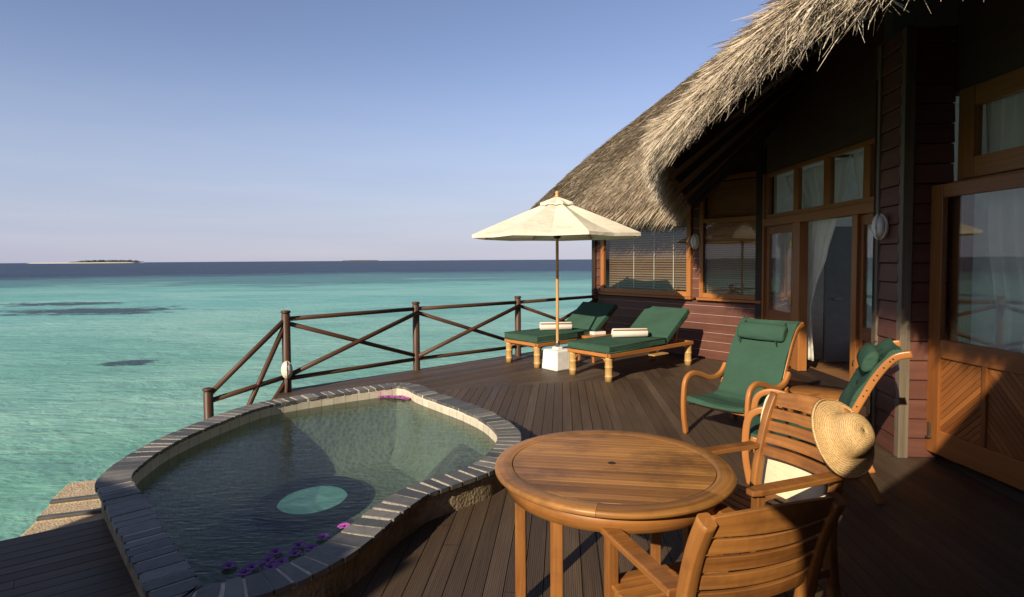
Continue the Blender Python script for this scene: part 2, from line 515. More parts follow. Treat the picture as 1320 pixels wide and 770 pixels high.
MT['towel'] = mat_towel()
MT['petal'] = mat_plain('purple_petal', (0.17, 0.045, 0.25), 0.6, 0.25, 40)
MT['petal_pink'] = mat_plain('pink_petal', (0.50, 0.10, 0.46), 0.6, 0.25, 40)
MT['flower_eye'] = mat_plain('flower_eye', (0.05, 0.012, 0.06), 0.7)
MT['interior_wall'] = mat_plain('interior_plaster', (0.82, 0.77, 0.66), 0.8)
MT['cabinet'] = mat_plain('grey_panel', (0.17, 0.16, 0.145), 0.5)
MT['interior_floor'] = mat_wood('interior_floor', (0.16, 0.07, 0.025), (0.34, 0.17, 0.07), 0.4, (1.5, 30), 0.4)
MT['sand'] = mat_plain('island_sand', (0.62, 0.56, 0.45), 0.9)
MT['palm_far'] = mat_plain('far_palms', (0.075, 0.085, 0.065), 0.9, 0.4, 0.05)
MT['blind'] = mat_wood('blind_slat', (0.34, 0.125, 0.034), (0.52, 0.21, 0.065), 0.5, (1.5, 30), 0.25)
MT['sand_blind'] = mat_wood('sand_blind_slat', (0.30, 0.20, 0.10), (0.44, 0.31, 0.17), 0.5, (1.5, 30), 0.25)
MT['grey_blind'] = mat_wood('grey_blind_slat', (0.21, 0.135, 0.085), (0.33, 0.22, 0.135), 0.5, (1.5, 30), 0.25)
MT['white_frame'] = mat_plain('white_cord', (0.7, 0.66, 0.58), 0.7)


# ------------------------------------------------------------------ helpers
def tag(o, label=None, cat=None, group=None, kind=None):
    if label: o['label'] = label
    if cat: o['category'] = cat
    if group: o['group'] = group
    if kind: o['kind'] = kind
    return o


def empty(name, loc, rz=0.0):
    o = bpy.data.objects.new(name, None)
    o.empty_display_size = 0.2
    o.location = loc; o.rotation_euler = (0, 0, rz)
    COL.objects.link(o)
    return o


def children(o):
    return [c for c in bpy.data.objects if c.parent == o]


def copy_tree(o, parent=None):
    c = o.copy(); COL.objects.link(c)
    if parent is not None:
        c.parent = parent
    for ch in children(o):
        copy_tree(ch, c)
    return c


class MB:
    """collects shapes of ONE part"""
    def __init__(s):
        s.v, s.f, s.uv, s.sm = [], [], [], []

    def face(s, idx, uv, smooth=False):
        s.f.append(tuple(idx)); s.uv.append(list(uv)); s.sm.append(smooth)

    def box(s, c, size, rot=None, taper=None):
        """box with centre c, full size, rotation matrix or z angle"""
        c = Vector(c); hx, hy, hz = [d / 2 for d in size]
        if rot is None: rot = Matrix.Identity(3)
        elif isinstance(rot, (int, float)): rot = Matrix.Rotation(rot, 3, 'Z')
        ax = max(range(3), key=lambda i: size[i])
        o1, o2 = random.random() * 9, random.random() * 9
        L = [Vector((x * hx, y * hy, z * hz)) for x in (-1, 1) for y in (-1, 1) for z in (-1, 1)]
        if taper:
            for p in L:
                if p.z > 0: p.x *= taper; p.y *= taper
        b = len(s.v)
        s.v += [c + rot @ p for p in L]
        ot = [i for i in range(3) if i != ax]
        neg = rot.determinant() < 0
        for q in ((0, 1, 3, 2), (4, 6, 7, 5), (0, 4, 5, 1), (2, 3, 7, 6), (0, 2, 6, 4), (1, 5, 7, 3)):
            if neg: q = q[::-1]
            s.face([b + i for i in q], [(L[i][ax] + o1, L[i][ot[0]] + L[i][ot[1]] + o2) for i in q])
        return s

    def bar(s, p, q, w, h, up=(0, 0, 1)):
        """rectangular bar from p to q, w across, h along up"""
        p, q = Vector(p), Vector(q); d = (q - p); L = d.length; d = d / L
        u = Vector(up); sd = d.cross(u)
        if sd.length < 1e-4: sd = d.cross(Vector((0, 1, 0)))
        sd.normalize(); u = sd.cross(d)
        rot = Matrix((d, sd, u)).transposed()
        return s.box((p + q) / 2, (L, w, h), rot)

    def sweep(s, pts, r, n=8, cap=True, flat=None, smooth=True, side=None):
        """tube along points; r number/list; flat=(a,b) rectangular-ish superellipse half sizes with side = fixed side vector"""
        pts = [Vector(p) for p in pts]; m = len(pts)
        rs = r if isinstance(r, (list, tuple)) else [r] * m
        b = len(s.v); o1, o2 = random.random() * 9, random.random() * 9
        acc = 0; us = []
        prev = None
        for i, p in enumerate(pts):
            if i: acc += (p - pts[i - 1]).length
            us.append(acc + o1)
            t = (pts[min(i + 1, m - 1)] - pts[max(i - 1, 0)]).normalized()
            if side is not None:
                sd = Vector(side).normalized(); nn = t.cross(sd).normalized(); sd = nn.cross(t).normalized()
            else:
                if prev is None:
                    a = Vector((0, 0, 1)) if abs(t.z) < 0.9 else Vector((1, 0, 0))
                    sd = t.cross(a).normalized()
                else:
                    sd = (prev - t * prev.dot(t)).normalized()
                prev = sd
                nn = sd.cross(t).normalized()
            for k in range(n):
                a = 2 * PI * (k + 0.5) / n
                ca, sa = math.cos(a), math.sin(a)
                if flat:
                    e = 0.38
                    x = math.copysign(abs(ca) ** e, ca) * flat[0] * rs[i]; y = math.copysign(abs(sa) ** e, sa) * flat[1] * rs[i]
                else:
                    x, y = ca * rs[i], sa * rs[i]
                s.v.append(p + sd * x + nn * y)
        rr = max(flat) if flat else max(rs)
        per = 2 * PI * rr
        for i in range(m - 1):
            for k in range(n):
                k2 = (k + 1) % n
                s.face([b + i * n + k, b + i * n + k2, b + (i + 1) * n + k2, b + (i + 1) * n + k],
                       [(us[i], o2 + per * k / n), (us[i], o2 + per * (k + 1) / n), (us[i + 1], o2 + per * (k + 1) / n), (us[i + 1], o2 + per * k / n)], smooth)
        if cap:
            s.face([b + k for k in range(n)][::-1], [(o1, o2 + 0.01 * k) for k in range(n)])
            s.face([b + (m - 1) * n + k for k in range(n)], [(o1, o2 + 0.01 * k) for k in range(n)])
        return s

    def lathe(s, prof, n=24, c=(0, 0, 0), sx=1, sy=1, rot=None, smooth=True, warp=None, swap=False, arc=None):
        """profile [(r,z)] around z; arc = (a0, a1) for a segment, swap = grain runs around"""
        b = len(s.v); c = Vector(c); m = len(prof); acc = 0; us = []
        for i, (r, z) in enumerate(prof):
            if i: acc += math.hypot(r - prof[i - 1][0], z - prof[i - 1][1])
            us.append(acc)
            for k in range(n):
                a = 2 * PI * k / n if arc is None else arc[0] + (arc[1] - arc[0]) * k / (n - 1)
                p = Vector((r * sx * math.cos(a), r * sy * math.sin(a), z))
                if warp: p = warp(p, a)
                if rot is not None: p = rot @ p
                s.v.append(c + p)
        rm = max(r for r, z in prof)
        o1, o2 = (random.random() * 9, random.random() * 9) if swap else (0, 0)
        for i in range(m - 1):
            for k in range(n if arc is None else n - 1):
                k2 = (k + 1) % n
                if swap:
                    w1, w2 = rm * 2 * PI * k / n * (1 if arc is None else (arc[1] - arc[0]) / (2 * PI)), rm * 2 * PI * (k + 1) / n * (1 if arc is None else (arc[1] - arc[0]) / (2 * PI))
                    s.face([b + i * n + k, b + i * n + k2, b + (i + 1) * n + k2, b + (i + 1) * n + k],
                           [(w1 + o1, us[i] + o2), (w2 + o1, us[i] + o2), (w2 + o1, us[i + 1] + o2), (w1 + o1, us[i + 1] + o2)], smooth)
                    continue
                s.face([b + i * n + k, b + i * n + k2, b + (i + 1) * n + k2, b + (i + 1) * n + k],
                       [(us[i], rm * 2 * PI * k / n), (us[i], rm * 2 * PI * (k + 1) / n), (us[i + 1], rm * 2 * PI * (k + 1) / n), (us[i + 1], rm * 2 * PI * k / n)], smooth)
        return s

    def prism(s, poly, z0, z1, smooth_side=False):
        """vertical prism of 2D polygon (CCW)"""
        b = len(s.v); m = len(poly)
        for z in (z0, z1):
            s.v += [Vector((x, y, z)) for x, y in poly]
        acc = 0
        for i in range(m):
            j = (i + 1) % m
            d = math.hypot(poly[j][0] - poly[i][0], poly[j][1] - poly[i][1])
            s.face([b + i, b + j, b + m + j, b + m + i], [(acc, z0), (acc + d, z0), (acc + d, z1), (acc, z1)], smooth_side)
            acc += d
        for tri in tessellate_polygon([[Vector((x, y, 0)) for x, y in poly]]):
            a = [poly[i] for i in tri]
            ar = (a[1][0] - a[0][0]) * (a[2][1] - a[0][1]) - (a[2][0] - a[0][0]) * (a[1][1] - a[0][1])
            t = tri if ar > 0 else tri[::-1]
            s.face([b + m + i for i in t], [poly[i] for i in t])
            s.face([b + i for i in t[::-1]], [poly[i] for i in t[::-1]])
        return s

    def grid(s, P, smooth=True, uvs=None):
        """P rows of points"""
        b = len(s.v); m, n = len(P), len(P[0])
        for row in P: s.v += [Vector(p) for p in row]
        for i in range(m - 1):
            for k in range(n - 1):
                q = ((i, k), (i, k + 1), (i + 1, k + 1), (i + 1, k))
                s.face([b + a * n + c for a, c in q], [uvs(a, c) if uvs else (a * 0.05, c * 0.05) for a, c in q], smooth)
        return s

    def slab(s, P, th, smooth=True):
        """closed cushion-like slab: grid P thickened by th along its normals (th may be function(i,k))"""
        m, n = len(P), len(P[0])
        P = [[Vector(p) for p in r] for r in P]
        Q = []
        for i in range(m):
            row = []
            for k in range(n):
                du = P[min(i + 1, m - 1)][k] - P[max(i - 1, 0)][k]
                dv = P[i][min(k + 1, n - 1)] - P[i][max(k - 1, 0)]
                nn = du.cross(dv).normalized()
                t = th(i, k) if callable(th) else th
                row.append(P[i][k] - nn * t)
            Q.append(row)
        s.grid(P, smooth); s.grid([r[::-1] for r in Q], smooth)
        s.grid([P[0][::-1], Q[0][::-1]], False); s.grid([P[-1], Q[-1]], False)
        s.grid([[r[0] for r in P], [r[0] for r in Q]], False)
        s.grid([[r[-1] for r in P][::-1], [r[-1] for r in Q][::-1]], False)
        return s

    def build(s, name, mat, parent=None, loc=None, bevel=0, seg=2, sub=0, origin=None, weld=False):
        me = bpy.data.meshes.new(name)
        og = Vector(origin) if origin is not None else Vector((0, 0, 0))
        me.from_pydata([tuple(v - og) for v in s.v], [], s.f)
        uvl = me.uv_layers.new(name='UVMap')
        flat = [c for fu in s.uv for uv in fu for c in uv]
        uvl.data.foreach_set('uv', flat)
        me.polygons.foreach_set('use_smooth', s.sm)
        me.materials.append(mat)
        o = bpy.data.objects.new(name, me); COL.objects.link(o)
        if parent is not None: o.parent = parent
        if loc is not None: o.location = loc
        if weld:
            w = o.modifiers.new('weld', 'WELD'); w.merge_threshold = 0.0005
        if bevel:
            bv = o.modifiers.new('bevel', 'BEVEL'); bv.width = bevel; bv.segments = seg
            bv.limit_method = 'ANGLE'; bv.angle_limit = R(40)
        if sub:
            sb = o.modifiers.new('subd', 'SUBSURF'); sb.levels = sub; sb.render_levels = sub
        return o


def catmull(pts, n=8, closed=False):
    pts = [Vector(p) for p in pts]; m = len(pts); out = []
    rngi = range(m) if closed else range(m - 1)
    for i in rngi:
        g = (lambda k: pts[k % m]) if closed else (lambda k: pts[min(max(k, 0), m - 1)])
        p0, p1, p2, p3 = g(i - 1), g(i), g(i + 1), g(i + 2)
        for k in range(n):
            t = k / n
            out.append(0.5 * ((2 * p1) + (-p0 + p2) * t + (2 * p0 - 5 * p1 + 4 * p2 - p3) * t * t + (-p0 + 3 * p1 - 3 * p2 + p3) * t ** 3))
    if not closed: out.append(pts[-1])
    return out


def boards2d(poly, d, pitch, gap, cuts=(), off=0.0):
    """2D polygon cut into boards along direction d; cuts = [(point, normal)] keep the side the normal points to"""
    bm = bmesh.new()
    vs_ = [bm.verts.new((x, y, 0)) for x, y in poly]
    for tri in tessellate_polygon([[Vector((x, y, 0)) for x, y in poly]]):
        f = bm.faces.new([vs_[i] for i in tri]); f.normal_update()
        if f.normal.z < 0: f.normal_flip()
    def cut(p, nrm, inner=True):
        g = bm.verts[:] + bm.edges[:] + bm.faces[:]
        bmesh.ops.bisect_plane(bm, geom=g, plane_co=(p[0], p[1], 0), plane_no=(nrm[0], nrm[1], 0), clear_inner=inner, clear_outer=False)
    for p, nrm in cuts: cut(p, nrm)
    d = Vector((d[0], d[1])).normalized(); nr = Vector((-d.y, d.x))
    pr = [v.co.x * nr.x + v.co.y * nr.y for v in bm.verts]
    if not pr: return bm
    k0 = math.floor((min(pr) - off) / pitch); k1 = math.ceil((max(pr) - off) / pitch)
    for k in range(k0, k1 + 1):
        for e in (off + k * pitch - gap / 2, off + k * pitch + gap / 2):
            g = bm.verts[:] + bm.edges[:] + bm.faces[:]
            bmesh.ops.bisect_plane(bm, geom=g, plane_co=(nr.x * e, nr.y * e, 0), plane_no=(nr.x, nr.y, 0))
    dele = []
    for f in bm.faces:
        c = f.calc_center_median(); a = (c.x * nr.x + c.y * nr.y - off) / pitch
        if abs(a - round(a)) * pitch < gap / 2: dele.append(f)
    bmesh.ops.delete(bm, geom=dele, context='FACES')
    loose = [v for v in bm.verts if not v.link_faces]
    bmesh.ops.delete(bm, geom=loose, context='VERTS')
    return bm


def boards_to_mb(bm, d, th, mapf, mb):
    """boards with thickness; mapf maps (x,y,h)->world"""
    d = Vector((d[0], d[1])).normalized(); nr = Vector((-d.y, d.x))
    bm.verts.index_update()
    n0 = len(mb.v)
    vl = [v.co.copy() for v in bm.verts]
    N = len(vl)
    mb.v += [mapf(c.x, c.y, 0.0) for c in vl]
    mb.v += [mapf(c.x, c.y, -th) for c in vl]
    uvf = lambda c: (c.x * d.x + c.y * d.y, c.x * nr.x + c.y * nr.y)
    for f in bm.faces:
        ids = [v.index for v in f.verts]
        mb.face([n0 + i for i in ids], [uvf(vl[i]) for i in ids])
        for l in f.loops:
            if len(l.edge.link_faces) == 1:
                a, b_ = l.vert.index, l.link_loop_next.vert.index
                ua, ub = uvf(vl[a]), uvf(vl[b_])
                mb.face([n0 + b_, n0 + a, n0 + N + a, n0 + N + b_], [ub, ua, (ua[0], ua[1] + th), (ub[0], ub[1] + th)])
    bm.free()
    return mb


def wall_frame(p0, p1):
    """local frame of a wall from p0 to p1 (2D) -> function (s, z, out) to world; out is toward the right-hand/outside"""
    a = Vector((p0[0], p0[1])); b = Vector((p1[0], p1[1])); d = (b - a); L = d.length; d /= L
    nrm = Vector((d.y, -d.x))          # right of direction
    def W(s_, z, o=0.0):
        q = a + d * s_ + nrm * o
        return Vector((q.x, q.y, z))
    rot = Matrix(((d.x, nrm.x, 0), (d.y, nrm.y, 0), (0, 0, 1)))
    return W, L, rot


def wbox(mb, W, rot, s0, s1, z0, z1, o0, o1):
    c = (W(s0, z0, o0) + W(s1, z1, o1)) / 2
    mb.box(c, (abs(s1 - s0), abs(o1 - o0), abs(z1 - z0)), rot)


# ------------------------------------------------------------------ setting: sea, islands
SEA_Z = -1.6
mb = MB()
Rg = [0, 30, 120, 500, 2000, 12000]
Pm = []
for r in Rg:
    Pm.append([(r * math.cos(2 * PI * k / 72), r * math.sin(2 * PI * k / 72), 0) for k in range(73)])
mb.grid([row[::-1] for row in Pm], False)
o = mb.build('sea', MT['sea'], loc=(0, 0, SEA_Z)); tag(o, 'turquoise lagoon shading to dark blue deep water at the horizon', 'sea', kind='structure')


def island(x0, x1, y, h_sand, h_tree, tx0, tx1, label, mat='sand'):
    cxm = (x0 + x1) / 2
    s_ = MB()
    prof = []
    n = 40
    for ring, (sc, z) in enumerate(((1.0, -0.5), (0.97, 0.2 * h_sand), (0.9, 0.8 * h_sand), (0.6, h_sand), (0.0, h_sand * 1.05))):
        prof.append([(cxm + sc * (x1 - x0) / 2 * math.cos(2 * PI * k / n), y + sc * (x1 - x0) * 0.12 * math.sin(2 * PI * k / n), SEA_Z + z) for k in range(n + 1)])
    s_.grid([r[::-1] for r in prof], True)
    o_ = s_.build('island', MT[mat], origin=(cxm, y, SEA_Z), loc=(cxm, y, SEA_Z))
    tag(o_, label, 'island', kind='structure')
    if tx1 > tx0:
        t = MB()
        for k in range(420):
            px = random.uniform(tx0, tx1); edge = min(1.0, (px - tx0) / 60, (tx1 - px) / 40)
            hh = h_tree * (0.45 + 0.55 * random.random()) * max(0.35, edge)
            rr = random.uniform(5, 11)
            cz = SEA_Z + h_sand + hh * random.uniform(0.45, 0.8)
            yy = y + random.uniform(-25, 25)
            prf = [(0.01, -hh * 0.5), (rr * 0.8, -hh * 0.3), (rr, 0), (rr * 0.6, hh * 0.3), (0.01, hh * 0.42)]
            t.lathe(prf, 6, (px, yy, cz), smooth=False)
        tx = (tx0 + tx1) / 2
        o2 = t.build('palm_grove', MT['palm_far'], origin=(tx, y, SEA_Z), loc=(tx, y, SEA_Z))
        tag(o2, 'dark strip of distant trees on the sandy island at the horizon', 'trees', kind='stuff')


DI = 2600.0
def xi(px, D=DI): return (px - 660) / 760 * D
island(xi(35), xi(188), DI, 3.6, 9.5, xi(97), xi(181), 'low sandy island at the left end of the horizon')
i2 = island(xi(440, DI * 1.6), xi(490, DI * 1.6), DI * 1.6, 7.0, 0, 0, 0, 'tiny grey low islet far out at the middle of the horizon', 'palm_far')

# ------------------------------------------------------------------ pool outline
PO = [(-2.81, 3.92), (-2.90, 4.10), (-2.97, 4.40), (-3.01, 4.78), (-2.98, 5.18), (-2.91, 5.58), (-2.82, 5.95), (-2.69, 6.23), (-2.51, 6.43), (-2.3, 6.61),
      (-2.07, 6.79), (-1.83, 6.96), (-1.60, 7.11), (-1.41, 7.20), (-1.21, 7.13), (-1.04, 6.92), (-0.92, 6.71), (-0.66, 6.37), (-0.38, 6.01), (-0.13, 5.61),
      (0.01, 5.25), (0.06, 4.99), (0.04, 4.68), (-0.04, 4.38), (-0.14, 4.17), (-0.27, 4.02), (-0.43, 3.87), (-0.55, 3.74), (-0.63, 3.58), (-0.70, 3.40),
      (-0.77, 3.16), (-0.85, 2.96), (-0.96, 2.78), (-1.11, 2.63), (-1.30, 2.53), (-1.52, 2.47)]
PO = PO[::-1]                          # CCW: right side goes up
sm = [p.to_2d() for p in catmull([(x, y, 0) for x, y in PO], 6, False)]
# straight left leg from (-2.81,3.92) to the corner (-1.52,2.47)
A_, B_ = Vector((-2.81, 3.92)), Vector((-1.52, 2.47))
sm += [A_.lerp(B_, t / 20) for t in range(1, 20)]
# orientation check -> CCW
area = sum(sm[i].x * sm[(i + 1) % len(sm)].y - sm[(i + 1) % len(sm)].x * sm[i].y for i in range(len(sm)))
if area < 0: sm = sm[::-1]


def offset_loop(L, d):
    out = []; m = len(L)
    for i in range(m):
        t = (L[(i + 1) % m] - L[(i - 1) % m]); t.normalize()
        nin = Vector((-t.y, t.x))      # inward of CCW
        # mitre at sharp corner
        t1 = (L[i] - L[i - 1]).normalized(); t2 = (L[(i + 1) % m] - L[i]).normalized()
        c = max(0.40, math.sqrt(max(0, (1 + t1.dot(t2)) / 2)))
        out.append(L[i] + nin * d / c)
    if d > 0.03:
        bad = []
        for i in range(m):
            if min((out[i] - q).length for q in L) < d * 0.93: bad.append(i)
        good = [i for i in range(m) if i not in bad]
        corner = [i for i in range(m) if (L[i] - L[i - 1]).normalized().dot((L[(i + 1) % m] - L[i]).normalized()) < 0.6]
        for i in bad:
            if corner:
                k = min(corner, key=lambda c_: (L[c_] - L[i]).length)
                if (L[k] - L[i]).length < 2.2 * d and k not in bad: out[i] = out[k].copy(); continue
            out[i] = out[min(good, key=lambda g2: min(abs(g2 - i), m - abs(g2 - i)))].copy()
    return out


OUT = sm
INN = offset_loop(OUT, 0.185)
POOL_C = Vector((-1.6, 4.9, 0))
RIM_Z, WATER_Z = 0.20, 0.085

# ------------------------------------------------------------------ setting: deck
hole = offset_loop(OUT, 0.05)
# walk the pool outline clockwise-from-left-corner along the deck side
iA = min(range(len(hole)), key=lambda i: (hole[i] - Vector((-2.78, 3.95))).length)
iB = min(range(len(hole)), key=lambda i: (hole[i] - Vector((-2.66, 6.20))).length)
path = []
i = iA
while i != iB:
    path.append(hole[i]); i = (i + 1) % len(hole)
path.append(hole[iB])
deck_poly = [(-9, -6), (9.5, -6), (9.5, 12.6), (1.9, 12.6), (1.66, 12.02), (-3.06, 7.72)]
deck_poly += [(p.x, p.y) for p in path[::-1]]
deck_poly += [(-2.72, 3.85), (-3.09, 3.58), (-9, -0.75)]
dk = MB()
flat_map = lambda x, y, h: Vector((x, y, h))
d1, d2, d3 = (0.085, 1.0), (0.733, 0.68), (0.807, 0.59)
Q1, Q2 = Vector((-1.05, 7.66)), Vector((1.45, 8.26))
tb = (Q2 - Q1).normalized(); nb_ = Vector((-tb.y, tb.x))       # beyond
tm = Vector((0.60, 0.80)).normalized(); nm = Vector((-tm.y, tm.x))   # left of M
g_ = 0.002
S0 = Vector((-1.50, 2.45))
boards_to_mb(boards2d(deck_poly, d1, 0.102, 0.005, [(Q1 - nb_ * g_, -nb_), (S0, (1, 0))]), d1, 0.03, flat_map, dk)
boards_to_mb(boards2d(deck_poly, d1, 0.102, 0.005, [(Q1, nb_), (Q2 - nm * g_, -nm)]), d1, 0.03, flat_map, dk)
boards_to_mb(boards2d(deck_poly, d2, 0.102, 0.004, [(Q1 + nb_ * g_, nb_), (Q2 + nm * g_, nm)]), d2, 0.03, flat_map, dk)
boards_to_mb(boards2d(deck_poly, d3, 0.102, 0.006, [(S0 - Vector((0.006, 0)), (-1, 0)), (Q1 - nb_ * g_, -nb_)]), d3, 0.03, flat_map, dk)
deck = dk.build('timber_deck', MT['deck'])
tag(deck, 'weathered dark brown timber deck with long boards around the plunge pool', 'deck', kind='structure')
# joists / dark underside
jo = MB()
jp = [(-8.9, -5.9), (9.4, -5.9), (9.4, 12.5), (1.95, 12.5), (1.72, 11.95), (-2.98, 7.66)] + [(p.x, p.y) for p in path[::-1]] + [(-2.74, 3.80), (-3.05, 3.5), (-8.9, -0.72)]
jo.prism(jp, -0.22, -0.06)
o = jo.build('deck_joists', MT['dark_wood']); tag(o, 'dark timber joist bed beneath the deck boards', 'joists', kind='structure')

# ------------------------------------------------------------------ plunge pool
pool = empty('plunge_pool', POOL_C)
tag(pool, 'guitar shaped plunge pool with grey slate rim set into the deck', 'pool')


def ring_mesh(mbx, A, zA, B, zB, closed=True, flip=False, smooth=True):
    m = len(A); acc = 0
    b = len(mbx.v)
    for p in A: mbx.v.append(Vector((p.x, p.y, zA)))
    for p in B: mbx.v.append(Vector((p.x, p.y, zB)))
    dd = math.hypot((A[0] - B[0]).length, zA - zB)
    for i in range(m if closed else m - 1):
        j = (i + 1) % m
        L = (A[j] - A[i]).length
        q = [b + i, b + j, b + m + j, b + m + i]; uv = [(acc, 0), (acc + L, 0), (acc + L, dd), (acc, dd)]
        if flip: q, uv = q[::-1], uv[::-1]
        mbx.face(q, uv, smooth)
        acc += L


w = MB()
ring_mesh(w, offset_loop(OUT, 0.02), -1.9, offset_loop(OUT, 0.02), RIM_Z - 0.035)
w.build('rim_wall', MT['coral'], pool, origin=POOL_C)
g = MB()
gi = offset_loop(OUT, 0.186)
ring_mesh(g, offset_loop(OUT, 0.012), RIM_Z - 0.04, offset_loop(OUT, 0.004), RIM_Z - 0.004)
ring_mesh(g, offset_loop(OUT, 0.004), RIM_Z - 0.004, gi, RIM_Z - 0.004)
ring_mesh(g, gi, RIM_Z - 0.004, gi, RIM_Z - 0.05)
g.build('grout_bed', MT['grout'], pool, origin=POOL_C)
# slate tiles on the rim
tl = MB()
cum = [0]
for i in range(len(OUT)): cum.append(cum[-1] + (OUT[(i + 1) % len(OUT)] - OUT[i]).length)
INW = offset_loop(OUT, 0.188)
def loop_at(L, s_):
    s_ %= cum[-1]
    for i in range(len(L)):
        if cum[i + 1] >= s_:
            t = (s_ - cum[i]) / max(1e-6, cum[i + 1] - cum[i]); return L[i].lerp(L[(i + 1) % len(L)], t)
    return L[0]
s_ = 0.0
while s_ < cum[-1] - 0.06:
    wd = random.uniform(0.085, 0.13); gp = random.choice((0.008, 0.012, 0.016, 0.022, 0.028))
    e0, e1 = s_ + gp / 2, min(s_ + wd, cum[-1]) - gp / 2
    j1, j2 = random.uniform(-0.004, 0.006), random.uniform(-0.003, 0.003)
    sk = random.uniform(-0.006, 0.006)
    prof = []
    for e in (e0, (e0 + e1) / 2, e1):
        po, pi = loop_at(OUT, e), loop_at(INW, e + sk)
        dv = (po - pi).normalized()
        prof.append((po + dv * (0.010 + j1), pi - dv * (0.006 + j2)))
    z1 = RIM_Z + random.uniform(-0.002, 0.002); z0 = z1 - 0.030
    b = len(tl.v)
    for po, pi in prof:
        tl.v += [Vector((po.x, po.y, z0)), Vector((po.x, po.y, z1)), Vector((pi.x, pi.y, z1)), Vector((pi.x, pi.y, z0))]
    for k in range(2):
        for a in range(4):
            a2 = (a + 1) % 4
            q = [b + k * 4 + a, b + k * 4 + a2, b + (k + 1) * 4 + a2, b + (k + 1) * 4 + a]
            tl.face(q[::-1], [(0, 0), (0, .1), (.1, .1), (.1, 0)])
    tl.face([b, b + 1, b + 2, b + 3], [(0, 0), (0, .1), (.1, .1), (.1, 0)])
    tl.face([b + 8 + 3, b + 8 + 2, b + 8 + 1, b + 8], [(0, 0), (0, .1), (.1, .1), (.1, 0)])
    s_ += wd
tl.build('slate_coping', MT['slate'], pool, origin=POOL_C, bevel=0.003)
FLOOR_Z = -0.60
iw = MB()
ring_mesh(iw, INN, RIM_Z - 0.032, INN, 0.0, flip=False)
iw.build('inner_wall', MT['pooltile'], pool, origin=POOL_C)
fl = MB()
pp = [(p.x, p.y) for p in INN]
lp = [(INN, 0.0), (offset_loop(OUT, 0.22), -0.22), (offset_loop(OUT, 0.28), -0.42), (offset_loop(OUT, 0.36), -0.54), (offset_loop(OUT, 0.46), FLOOR_Z)]
for (La, za_), (Lb_, zb_) in zip(lp, lp[1:]): ring_mesh(fl, La, za_, Lb_, zb_)
fl.prism(pp, FLOOR_Z - 0.05, FLOOR_Z - 0.002)
fl.build('pool_floor', MT['poolfloor'], pool, origin=POOL_C, weld=True)
# pebble ledge on the right side
led = boards2d(pp, (0, 1), 0.06, 0.0004, [((-1.0, 5.0), (1.0, 0.12))])
lm = MB()
boards_to_mb(led, (0, 1), 0.4, lambda x, y, h: Vector((x, y, -0.13 - 0.50 * min(1, max(0, (-0.52 - x) / 0.45)) + h)), lm)
lm.build('seat_ledge', MT['pebble'], pool, origin=POOL_C)
HC = Vector((-1.90, 5.50))
ph = MB()
ph.lathe([(0.33, 0.005), (0.34, 0.06), (0.52, 0.06), (0.55, 0.03), (0.56, 0.0)], 40, (HC.x, HC.y, FLOOR_Z), sx=0.93, sy=1.08)
ph_o = ph.build('porthole_ring', MT['porthole_ring'], pool, origin=POOL_C)
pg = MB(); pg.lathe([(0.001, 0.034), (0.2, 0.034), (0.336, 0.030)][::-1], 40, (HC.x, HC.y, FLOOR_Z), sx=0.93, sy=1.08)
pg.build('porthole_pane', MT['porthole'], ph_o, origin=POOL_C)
wt = MB()
wl_ = offset_loop(OUT, 0.19)
b = len(wt.v)
wt.v += [Vector((p.x, p.y, WATER_Z)) for p in wl_]
for tri in tessellate_polygon([[Vector((p.x, p.y, 0)) for p in wl_]]):
    a = [wl_[i] for i in tri]
    ar = (a[1].x - a[0].x) * (a[2].y - a[0].y) - (a[2].x - a[0].x) * (a[1].y - a[0].y)
    t = tri if ar > 0 else tri[::-1]
    wt.face([b + i for i in t], [(wl_[i].x, wl_[i].y) for i in t])
o = wt.build('pool_water', MT['poolwater'], origin=POOL_C, loc=POOL_C)
tag(o, 'still rippled water filling the plunge pool', 'water', kind='structure')

# floating flowers
fl_proto = None
def flower(pos, sc, pink, label, group):
    root = empty('flower', (pos.x, pos.y, WATER_Z + 0.004), random.uniform(0, 6))
    root.scale = (sc, sc, sc)
    p = MB(); npt = 7
    for k in range(npt):
        a = 2 * PI * k / npt
        pts = []
        for u in (0.0, 0.35, 0.7, 1.0):
            wd = (0.008, 0.020, 0.022, 0.006)[int(u * 3 + 0.01)]
            r = 0.012 + 0.050 * u; z = 0.006 + 0.010 * math.sin(u * 2.4) + (k % 2) * 0.002
            c = Vector((r * math.cos(a), r * math.sin(a), z)); sd = Vector((-math.sin(a), math.cos(a), 0)) * wd
            pts.append([c - sd, c + Vector((0, 0, -0.002)), c + sd])
        p.slab(pts, -0.0015)
    p.build('petals', MT['petal_pink' if pink else 'petal'], root)
    e = MB(); e.lathe([(0.0005, 0.018), (0.010, 0.016), (0.016, 0.008), (0.016, 0.002)][::-1], 10)
    e.build('flower_eye', MT['flower_eye'], root)
    tag(root, label, 'flower', group)
z4 = lambda x, y: (280 + x / 5.925, 640 + y / 5.925)
fl_lab = ['purple flower floating alone at the left end of the near cluster', 'purple flower floating second from the left in the near cluster',
          'purple flower touching the near slate rim, leftmost at the rim', 'purple flower floating in the middle row of the near cluster', 'purple flower floating farthest from the rim above the near cluster',
          'dark purple flower beside the rim behind the middle grout joint', 'upper purple flower of the close pair right of the cluster middle', 'lower purple flower of the close pair right of the cluster middle',
          'purple flower floating right of the close pair near the rim', 'purple flower with a pale tip floating just left of the sunlit pink one', 'bright pink sunlit flower resting against the slate rim', 'faint purple petals against the rim below the middle row']
